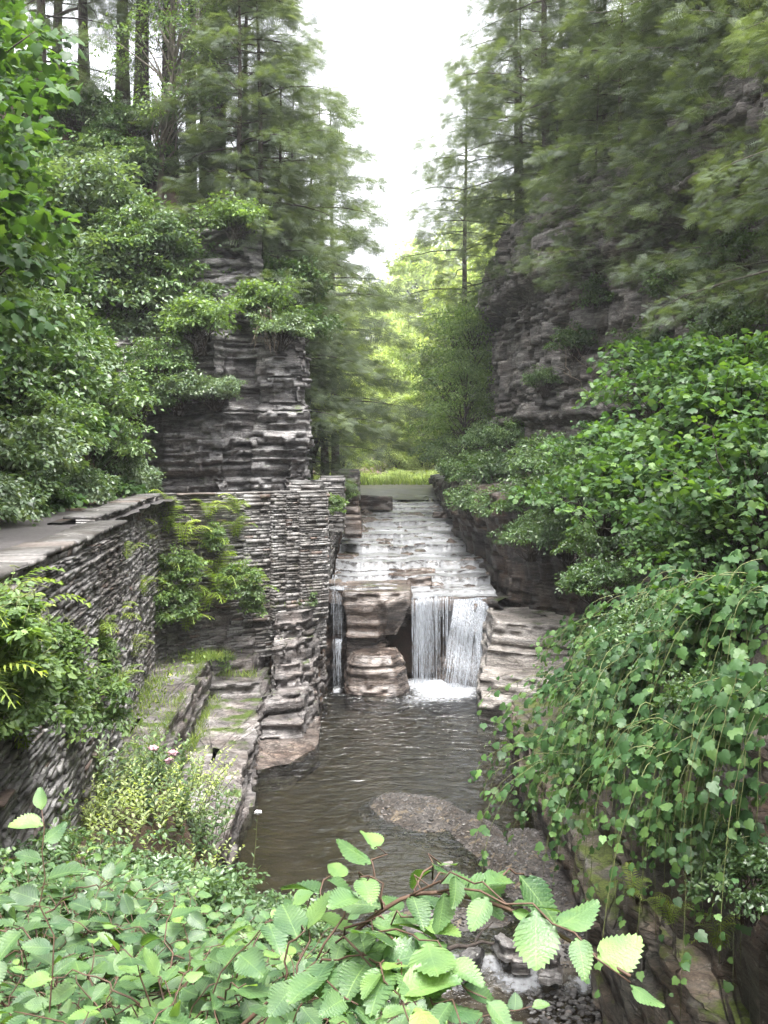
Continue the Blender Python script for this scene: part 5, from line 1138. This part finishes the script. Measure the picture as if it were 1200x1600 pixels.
for k, (y, z) in enumerate([(13.5, 4.6), (14.6, 3.5), (16.8, 4.2), (18.5, 5.2), (19.5, 3.2), (21.5, 4.1)]):
    x = float(lineX(WN, y)) if y < 15.5 else float(np.interp(y, [15.5, 19, 22.5, 25.4], [-4.45, -4.9, -5.45, -5.75])); place(FN[k % 3], (x + .05, y, z), k * 1.7, .85, sw[k], 'ferns rooted in the side wall')
CR = make_shrub('wall_creeper', 'x x x x', 'creeper', 251, M['tree'], r=(.55, .35, .75), nc=46, nl=45, size=.095, crad=.42, barkm='stem', creep=True)
for k, (u, v, d, sc, lb) in enumerate([(285, 905, 25.2, 1.0, 'leafy creeper covering the wall corner, upper half'), (275, 965, 24.9, 1.1, 'leafy creeper covering the wall corner, lower half'), (335, 850, 26.1, .7, 'narrow creeper on the wall right of the corner'), (370, 925, 25.9, 1.0, 'rounded plant cushion above the bedrock steps'),
                                       (395, 955, 26.2, .7, 'green cushion trailing over the brown rock by the steps'), (15, 1040, 7.7, .75, 'leafy creeper hanging beneath the near ferns'), (85, 1045, 8.8, .55, 'leafy creeper right of the near ferns'), (20, 1130, 7.9, .75, 'leafy creeper at the left edge under the ferns'), (80, 1110, 9.0, .65, 'trailing creeper low on the near wall'), (130, 1130, 11.5, .8, 'trailing creeper where the near wall meets the herbs'), (150, 1050, 13.5, .7, 'creeper low on the side wall above the herbs'), (165, 850, 16.5, .35, 'tiny plant in a joint near the jog of the wall'),
                                       (522, 800, 30.6, .7, 'green plant hanging from the end of the tall wall'), (545, 775, 39.5, .8, 'yellow green plant beside the stone steps'), (478, 940, 28.2, .5, 'small green tuft at the foot of the pilasters'), (350, 1040, 26.3, .45, 'small plant on the edge of the upper ledge')]):
    p = at(u, v, d); p[2] -= .4 * sc; place(CR, p, k * 1.1, sc, lb, 'creepers on the stone walls')
# grass and low herbs on the ledges: ground cover
rng = np.random.default_rng(62); mb = MB()
def tuft(cx, cy, cz, rx, ry, n, h=.22):
    a = rng.normal(0, 1, (n, 2)) * np.array([rx, ry]); P = np.c_[cx + a[:, 0], cy + a[:, 1], np.full(n, cz - .02)]
    scatter(mb, BLADE, P, np.stack([rng.normal(0, .45, n), rng.normal(0, .45, n), np.ones(n)], 1), rng.normal(0, 1, (n, 3)), h * rng.uniform(.4, 1.2, n), rng.random(n))
for y in np.arange(14, 26, .42):
    e1 = float(np.interp(y, [11, 18.2, 26.4], [-3.75, -4.02, -4.55])); tuft(e1 - .75 + .3 * rng.normal(), y, 1.95, .22, .16, int(90 * rng.random()), .2); 
    if rng.random() < .6: tuft(e1 - .12, y, 1.95, .06, .2, 80, .14)
    if rng.random() < .55: tuft(e1 + .12, y, .92, .07, .25, 90, .2)
for cx, cy, cz, rx, ry, n in [(-4.5, 25.4, 2.0, .3, .3, 500), (-3.6, 27.6, 3.0, .3, .2, 350), (-2.4, 28.1, 2.95, .2, .12, 200), (-4.2, 26.3, 1.4, .2, .3, 200), (-3.6, 26.0, 1.4, .2, .15, 150), (-5.2, 22, 1.95, .15, 1.0, 260), (-4.9, 18, 1.95, .15, 1.0, 200)]: tuft(cx, cy, cz, rx, ry, n)
n = 420; P = np.c_[rng.normal(-4.85, .18, n), rng.uniform(14, 26, n), np.full(n, 2.0)]
scatter(mb, OVAL, P + np.c_[0 * P[:, 0], 0 * P[:, 0], rng.uniform(0, .2, n)], rng.normal(0, 1, (n, 3)) + np.array([0, 0, .2]), rng.normal(0, .4, (n, 3)) + np.array([0, 0, 1]), rng.uniform(.05, .11, n), rng.random(n))
tag(mb.build('ledge_grass', M['grass']), 'short yellow green grass and weeds along the upper stone ledge', 'grass', kind='stuff')

# ---- herbs at the lower left: on the earth at the end of the ledges ---------------------------
xs = np.arange(-6.0, -2.55, .15); ys = np.arange(1, 18, .15); X, Y = np.meshgrid(xs, ys); Z = 2.15 + .75 * sm(15, 9, Y) - 1.2 * sm(-3.5, -2.6, X) + .08 * fbm(X, Y, 0, 14) - 1.6 * sm(15.0, 17.8, Y)
struct(MB().add(np.stack([X, Y, Z], -1).reshape(-1, 3), grid_faces(len(ys), len(xs))).build('earth_bank', M['ground']))
def gz_(x, y): return 2.15 + .75 * float(sm(15, 9, y)) - 1.2 * float(sm(-3.3, -2.6, x)) - 1.6 * float(sm(15.5, 17.8, y))
HP = [make_herb('milkweed', 'x x x x', 'herb', 520, .95, 9, 'shrub_pale', .17, OVALN, pairs=8), make_herb('leafy_herb', 'x x x x', 'herb', 521, .7, 14, 'shrub', .12, OVAL, pairs=8, spread=.35), make_herb('weed_clump', 'x x x x', 'herb', 522, .5, 20, 'bright', .09, OVAL, pairs=7, spread=.45)]
hl = ['silvery narrow leaved herb at the foot of the wall', 'pale narrow leaved herb beside the wall foot, right one', 'leafy green herb by the ends of the ledges', 'light green weed clump in front of the wall foot']
k = 0; adj = ['tallest', 'leafy', 'drooping', 'bushy', 'slender', 'yellowish', 'dense', 'open', 'broad', 'young', 'ragged', 'pale', 'fresh green', 'low', 'upright', 'shaded']
spots = [(65, 1140, 14.5, 0), (105, 1150, 15.5, 0), (125, 1110, 16, 0), (165, 1160, 15.5, 0), (200, 1150, 16.5, 0), (225, 1190, 15, 1), (190, 1200, 14, 1), (150, 1210, 13.5, 2), (100, 1210, 13, 1), (50, 1210, 12.5, 0), (15, 1220, 12, 2),
         (250, 1240, 14, 1), (210, 1260, 13, 2), (160, 1270, 12.5, 2), (110, 1270, 12, 2), (60, 1280, 11, 1), (20, 1290, 10, 1), (280, 1300, 13, 1), (240, 1310, 12, 2), (190, 1320, 11, 1), (130, 1330, 10.5, 2), (90, 1335, 9.5, 1), (310, 1340, 12, 2), (270, 1350, 11, 1), (345, 1290, 15.2, 0), (350, 1360, 12, 1), (300, 1225, 16, 2), (160, 1130, 17.0, 2), (235, 1155, 17.0, 2), (260, 1290, 14.2, 2), (300, 1310, 14.6, 1), (285, 1260, 15.4, 2), (330, 1330, 14, 2), (255, 1220, 16, 1), (215, 1230, 15, 2), (140, 1240, 13.2, 0), (80, 1250, 12.5, 2), (320, 1270, 15.6, 1)]
plc = ['beside the wall foot', 'near the wall foot', 'behind the milkweed row', 'at the ledge end', 'by the channel between the ledges', 'above the elm leaves', 'on the weedy bank']
for i, (u, v, d, t) in enumerate(spots):
    p = at(u, v + 10, d); x = min(p[0], -2.75); nm = ['narrow leaved silvery herb', 'oval leaved green herb', 'bright low weed clump'][t]
    frac = 'left' if u < 120 else ('middle' if u < 240 else 'right')
    place(HP[t], (x, d, gz_(x, d)), i * 1.9, (1.0, 1.0, 1.0), '%s %s %s, %s part of the weedy bank' % (adj[i % 16], nm, ['close to the ledges', 'below the wall', 'just above the elm leaves'][0 if d > 14.5 else (1 if d > 12 else 2)], frac), 'herbs on the weedy bank')
e = make_herb('joe_pye_weed', 'tall herb with dusty pink flower heads at the ends of the ledges', 'flower', 530, 1.5, 3, 'shrub_pale', .15, OVALN, spread=.12, flower=('pink', 3, .9)); place(e, (-3.05, 13.4, gz_(-3.05, 13.4)), 0)
e = make_herb('white_flower', 'single white round blossom on a thin stem above the pool edge', 'flower', 531, 1.3, 1, 'shrub', .10, OVALN, spread=.02, flower=('white', 1, .7), pairs=4); place(e, (-1.95, 14.5, .85), 0)

# ---- foreground elm ------------------------------------------------------------------------
def elm_twig(ml, ms, p0, p1, rng, sag=.04, size=.082, gap=.034, r0=.0022, start=.05, planar=None):
    P = curve(p0, p1, sag, 9, .008, rng); t = np.linspace(0, 1, 9); tube(ms, P, np.linspace(r0, .0012, 9), 5)
    L = np.linalg.norm(P[-1] - P[0]); m = max(3, int(L * (1 - start) / gap)); q = np.linspace(start, 1, m); pos = np.stack([np.interp(q, t, P[:, c]) for c in range(3)], 1)
    d = unit(P[-1] - P[0]); up = np.array([0, 0, 1.]) + rng.normal(0, .18, 3); sdv = unit(np.cross(d, up)); s_ = np.where(np.arange(m) % 2 == 0, 1, -1); s_[-1] = 0
    D = d * .55 + sdv * (s_ * .9)[:, None] + np.array([0, 0, -.28]) + rng.normal(0, .16, (m, 3)); D[-1] = d + np.array([0, 0, -.3])
    Nn = up + np.cross(d, sdv) * 0 + rng.normal(0, .25, (m, 3)) + np.array([0, -.15, 0])
    sz = size * (.62 + .45 * np.sin(q * math.pi * .8 + .3)) * rng.uniform(.6, 1.25, m)
    kk = rng.integers(0, 4, m); vr = np.clip(rng.uniform(0, .75, m) + .3 * (q > .85), 0, 1)
    for j in range(4):
        g = kk == j
        if g.any(): scatter(ml, ELMS[j], pos[g] + np.array([0, 0, -.003]), D[g], Nn[g], sz[g], vr[g])
def elm_limb(name, label, cat, seed, main, twigs, size=.085, group=None, r0=.0045):
    """main: world polyline; twigs: list of (t along main, end point)"""
    rng = np.random.default_rng(seed); e = empty(name, (0, 0, 0), label, cat, group); ml = MB(); ms = MB(); Mn = np.array(main, float); t = np.linspace(0, 1, len(Mn)); tt = np.linspace(0, 1, 30)
    Mp = np.stack([np.interp(tt, t, Mn[:, c]) for c in range(3)], 1)
    for _ in range(3): Mp[1:-1] = (Mp[:-2] + Mp[1:-1] * 2 + Mp[2:]) / 4
    tube(ms, Mp, np.linspace(r0, .0025, 30), 6)
    for q, end in twigs:
        p0 = np.array([np.interp(q, tt, Mp[:, c]) for c in range(3)]); elm_twig(ml, ms, p0, np.array(end, float), rng, rng.uniform(0, .05), size)
    ml.build('leaves', M['elm'], e); ms.build('twig', M['twig'], e); return e
GE = 'elm branches filling the foreground'
# the branch that reaches out to the right, nearest the camera
elm_limb('elm_branch', 'elm branch reaching out over the stream, its yellow green tip furthest right', 'branch', 601,
    [(-1.3, 1.5, 5.0), at(330, 1640, 1.7), at(500, 1500, 1.65), at(640, 1385, 1.65), at(780, 1410, 1.6), at(900, 1475, 1.5), at(985, 1525, 1.42)],
    [(.55, at(985, 1535, 1.42)), (.45, at(585, 1325, 1.75)), (.5, at(690, 1350, 1.75)), (.4, at(760, 1560, 1.45)), (.5, at(800, 1420, 1.55)), (.3, at(600, 1500, 1.5)), (.25, at(560, 1570, 1.45)), (.4, at(660, 1440, 1.6)), (.42, at(720, 1600, 1.38)), (.36, at(650, 1570, 1.42)), (.5, at(730, 1380, 1.7)), (.33, at(600, 1440, 1.7)), (.28, at(480, 1450, 1.7)), (.35, at(640, 1600, 1.4)), (.45, at(560, 1400, 1.6)), (.3, at(520, 1370, 1.85)), (.62, at(840, 1400, 1.7)), (.38, at(700, 1500, 1.5))])
def elm_fill(label, seed, base, ctrl, u0, u1, v0f, d0, d1, n, zlim=None, size=.095, ttop=1.0):
    rng = np.random.default_rng(seed); tw = []
    for i in range(n):
        d = rng.uniform(d0, d1); u = rng.uniform(u0, u1); z = 6.62 - .34 * d + rng.normal(0, .14) - .12 * max(0, u - 250) / 300; p = np.array([(u - 600) * d / FPX, d, z]); tw.append((rng.uniform(.35, 1), p))
    return elm_limb('elm_branch', label, 'branch', seed, [base] + ctrl, [(q, e_) for q, e_ in tw], size, GE, .016)
def multi(label, seed, root, centre, rad, n, size=.082):
    """sapling top: limbs fan from a root to a leafy canopy; every limb carries many twigs"""
    rng = np.random.default_rng(seed); e = empty('elm_sapling', (0, 0, 0), label, 'sapling', GE); ml = MB(); ms = MB(); centre = np.array(centre, float); centre[2] -= .12 * max(0, centre[1] - 2.2) ; root = np.array(root, float)
    hub = centre + np.array([0, 0, -.75 * rad[2] - .3]); tube(ms, curve(root, hub, .05, 8, .03, rng), np.linspace(.022, .012, 8), 7)
    for i in range(n):
        a = rng.uniform(0, 6.28); r = rng.uniform(.1, 1) ** .6; c = centre + np.array([math.cos(a) * r * rad[0], math.sin(a) * r * rad[1], rng.normal(0, .35) * rad[2] - .35 * r * rad[2]])
        b = hub + (c - hub) * rng.uniform(.35, .6) + np.array([0, 0, .08]); tube(ms, curve(hub, b, .03, 5, .01, rng), np.linspace(.008, .004, 5), 5)
        od = unit(np.array([math.cos(a), math.sin(a), 0]) + rng.normal(0, .3, 3)); elm_twig(ml, ms, b, c, rng, .05, size, .042)
        for j in range(2):
            sidev = np.array([-od[1], od[0], 0]) * (1 if j else -1); q = rng.uniform(.3, .7); p0 = b + (c - b) * q; elm_twig(ml, ms, p0, p0 + (od * .6 + sidev) * rng.uniform(.12, .3) + np.array([0, 0, rng.uniform(-.05, .1)]), rng, .02, size * .9, .042, .0025)
    ml.build('leaves', M['elm'], e); ms.build('twig', M['twig'], e); return e
def cz(d, k=0): return 6.60 - .36 * d - k
for lb, sd_, u, d, rad, n, k in [
    ('elm sapling at the lower left corner, largest dark leaves', 611, 90, 1.75, (.5, .45, .3), 34, .12), ('elm sapling in the lower middle left, long red brown twigs', 612, 330, 1.8, (.45, .4, .26), 34, .14),
    ('elm sapling at the bottom, right of the dark twig', 613, 520, 1.75, (.3, .38, .22), 24, .22), ('elm sapling behind the lower left one', 614, 60, 2.7, (.7, .55, .3), 44, .02),
    ('elm sapling behind the middle left one', 615, 290, 2.7, (.6, .5, .28), 44, .12), ('elm sapling whose top covers the end of the pool', 616, 450, 2.6, (.45, .5, .24), 32, .26),
    ('elm sapling on the left, third rank', 617, 80, 3.9, (.9, .7, .35), 50, -.05), ('elm sapling in the third rank beside the ledges', 618, 300, 3.8, (.75, .6, .3), 46, .12), ('elm sapling nearest the foot of the frame, left', 619, 200, 1.35, (.4, .25, .2), 22, .18), ('elm sapling nearest the foot of the frame, middle', 620, 480, 1.4, (.3, .25, .18), 18, .22), ('elm sapling behind the reaching branch', 621, 600, 2.2, (.28, .4, .2), 18, .36)]:
    d *= 1.22; c = np.array([(u - 600) * d / FPX, d, cz(d / 1.1, k)]); multi(lb, sd_, (min(c[0] * .6 - 2.2, -2.8), d + .6, gz_(-3.3, d + .6) - .2), c, tuple(q * 1.15 for q in rad), int(n * 1.45))
# lighter shrubs between the elm tops and the weedy bank
S_J = make_shrub('weed_shrub', 'x x x x', 'shrub', 261, M['shrub'], OVAL, r=(1.0, 1.0, .8), nc=90, nl=46, size=.085, crad=.3, barkm='stem')
for k, (u, v, d, sc, lb) in enumerate([(40, 1440, 6.5, .6, 'light green shrub between the elm tops and the weeds, left'), (150, 1450, 6.3, .6, 'light green shrub between the elm tops and the weeds, left of middle'), (255, 1455, 6.8, .6, 'light green shrub between the elm tops and the weeds, right of middle'), (335, 1440, 7.6, .5, 'light green shrub at the edge of the pool'), (100, 1390, 8.5, .6, 'light green shrub in the second rank above the elm tops, left'), (230, 1400, 9.0, .6, 'light green shrub in the second rank above the elm tops, right'), (420, 1460, 8.0, .5, 'light green shrub leaning over the pool behind the elm leaves')]):
    p = at(u, v, d); p[2] -= .55 * sc; place(S_J, p, k * 1.3, sc, lb, 'light shrubs behind the elm tops')

# ---- loose rocks of the lower stream -------------------------------------------------------
def rock(name, u, v, d, rx, ry, h, seed, label, cat='rock', mat='boulder', group=None, z=None):
    p = at(u, v, d); zz = p[2] if z is None else z
    o = strata(ell(p[0], p[1], rx, ry, seed, 14, 2.3, seed, .16), zz - h * .8, zz + h * .5, .05 * h / .2, 700 + seed, (.05, .14), .03, 1, closed=True, off=round_off(zz - h * .8, zz + h * .5, min(rx, ry) * .55), warp=.02, capz=.02).build(name, M[mat]); tag(o, label, cat, group); return o
G11 = 'boulders at the riffle'
rock('rock', 860, 1505, 13.6, .2, .15, .24, 1, 'largest blue grey boulder at the riffle beside the stream wall', group=G11)
rock('rock', 790, 1478, 14.1, .26, .14, .16, 2, 'long dark wet boulder lying across the riffle', group=G11)
rock('rock', 815, 1500, 13.9, .15, .12, .18, 3, 'blue grey boulder between the long one and the largest one', group=G11)
rock('rock', 735, 1492, 13.9, .3, .14, .12, 4, 'flat dark boulder at the left end of the riffle row', group=G11)
rock('flat_stone', 752, 1293, 19.1, .32, .16, .07, 5, 'broad flat pale stone on the gravel bar by the water', 'stone', 'pale', 'flat stones on the gravel bar', z=.02)
for i, (u, v, lb) in enumerate([(815, 1343, 'flat stone on the gravel arm, uppermost'), (810, 1358, 'flat stone on the gravel arm, middle one'), (814, 1370, 'flat stone on the gravel arm, lowest'), (700, 1350, 'flat stone at the left side of the brown shallows')]):
    d = 7 * FPX / (v - 720); rock('flat_stone', u, v, d, .1, .07, .05, 10 + i, lb, 'stone', 'pale', 'flat stones on the gravel bar', z=.0)
mb = MB(); rng = np.random.default_rng(71); n = 260; uu = rng.uniform(825, 945, n); vv = rng.uniform(1515, 1600, n); dd = 7.25 * FPX / (vv - 720); pebbles(mb, (uu - 600) * dd / FPX, dd, np.full(n, -.27), rng.uniform(.02, .07, n), rng)
tag(mb.build('cobbles', M['pebble'], smooth=True), 'wet cobbles piled against the stream wall below the boulders', 'cobbles', kind='stuff')
dl = MB(); rng = np.random.default_rng(72); tube(dl, curve(at(700, 1483, 14), at(800, 1470, 14.3), .03, 7, .02, rng), np.linspace(.035, .012, 7), 6); tube(dl, curve(at(740, 1478, 14.1), at(770, 1440, 14.4), .03, 5, .01, rng), np.linspace(.02, .006, 5), 5)
tag(dl.build('driftwood', M['bark']), 'dark driftwood stick lodged among the riffle boulders', 'driftwood')
for o in list(bpy.data.objects):
    if o.get('label') == 'x x x x' : bpy.data.objects.remove(o)
    elif 'used' in o.keys(): del o['used']

# ------------------------------------------------------------------ misty air
bpy.ops.mesh.primitive_cube_add(size=1); hz = bpy.context.object; hz.name = 'haze'; hz.data.name = 'haze'
hz.location = (0, 150, 29); hz.scale = (640, 740, 66); tag(hz, 'thin bright mist in the air of the gorge', 'haze', kind='stuff')
m = bpy.data.materials.new('haze'); m.use_nodes = True; n = m.node_tree.nodes; n.remove(n['Principled BSDF'])
pv = n.new('ShaderNodeVolumePrincipled'); pv.inputs['Color'].default_value = (.95, .97, 1, 1); pv.inputs['Density'].default_value = .0005; pv.inputs['Anisotropy'].default_value = .2
m.node_tree.links.new(pv.outputs[0], n['Material Output'].inputs['Volume']); hz.data.materials.append(m)
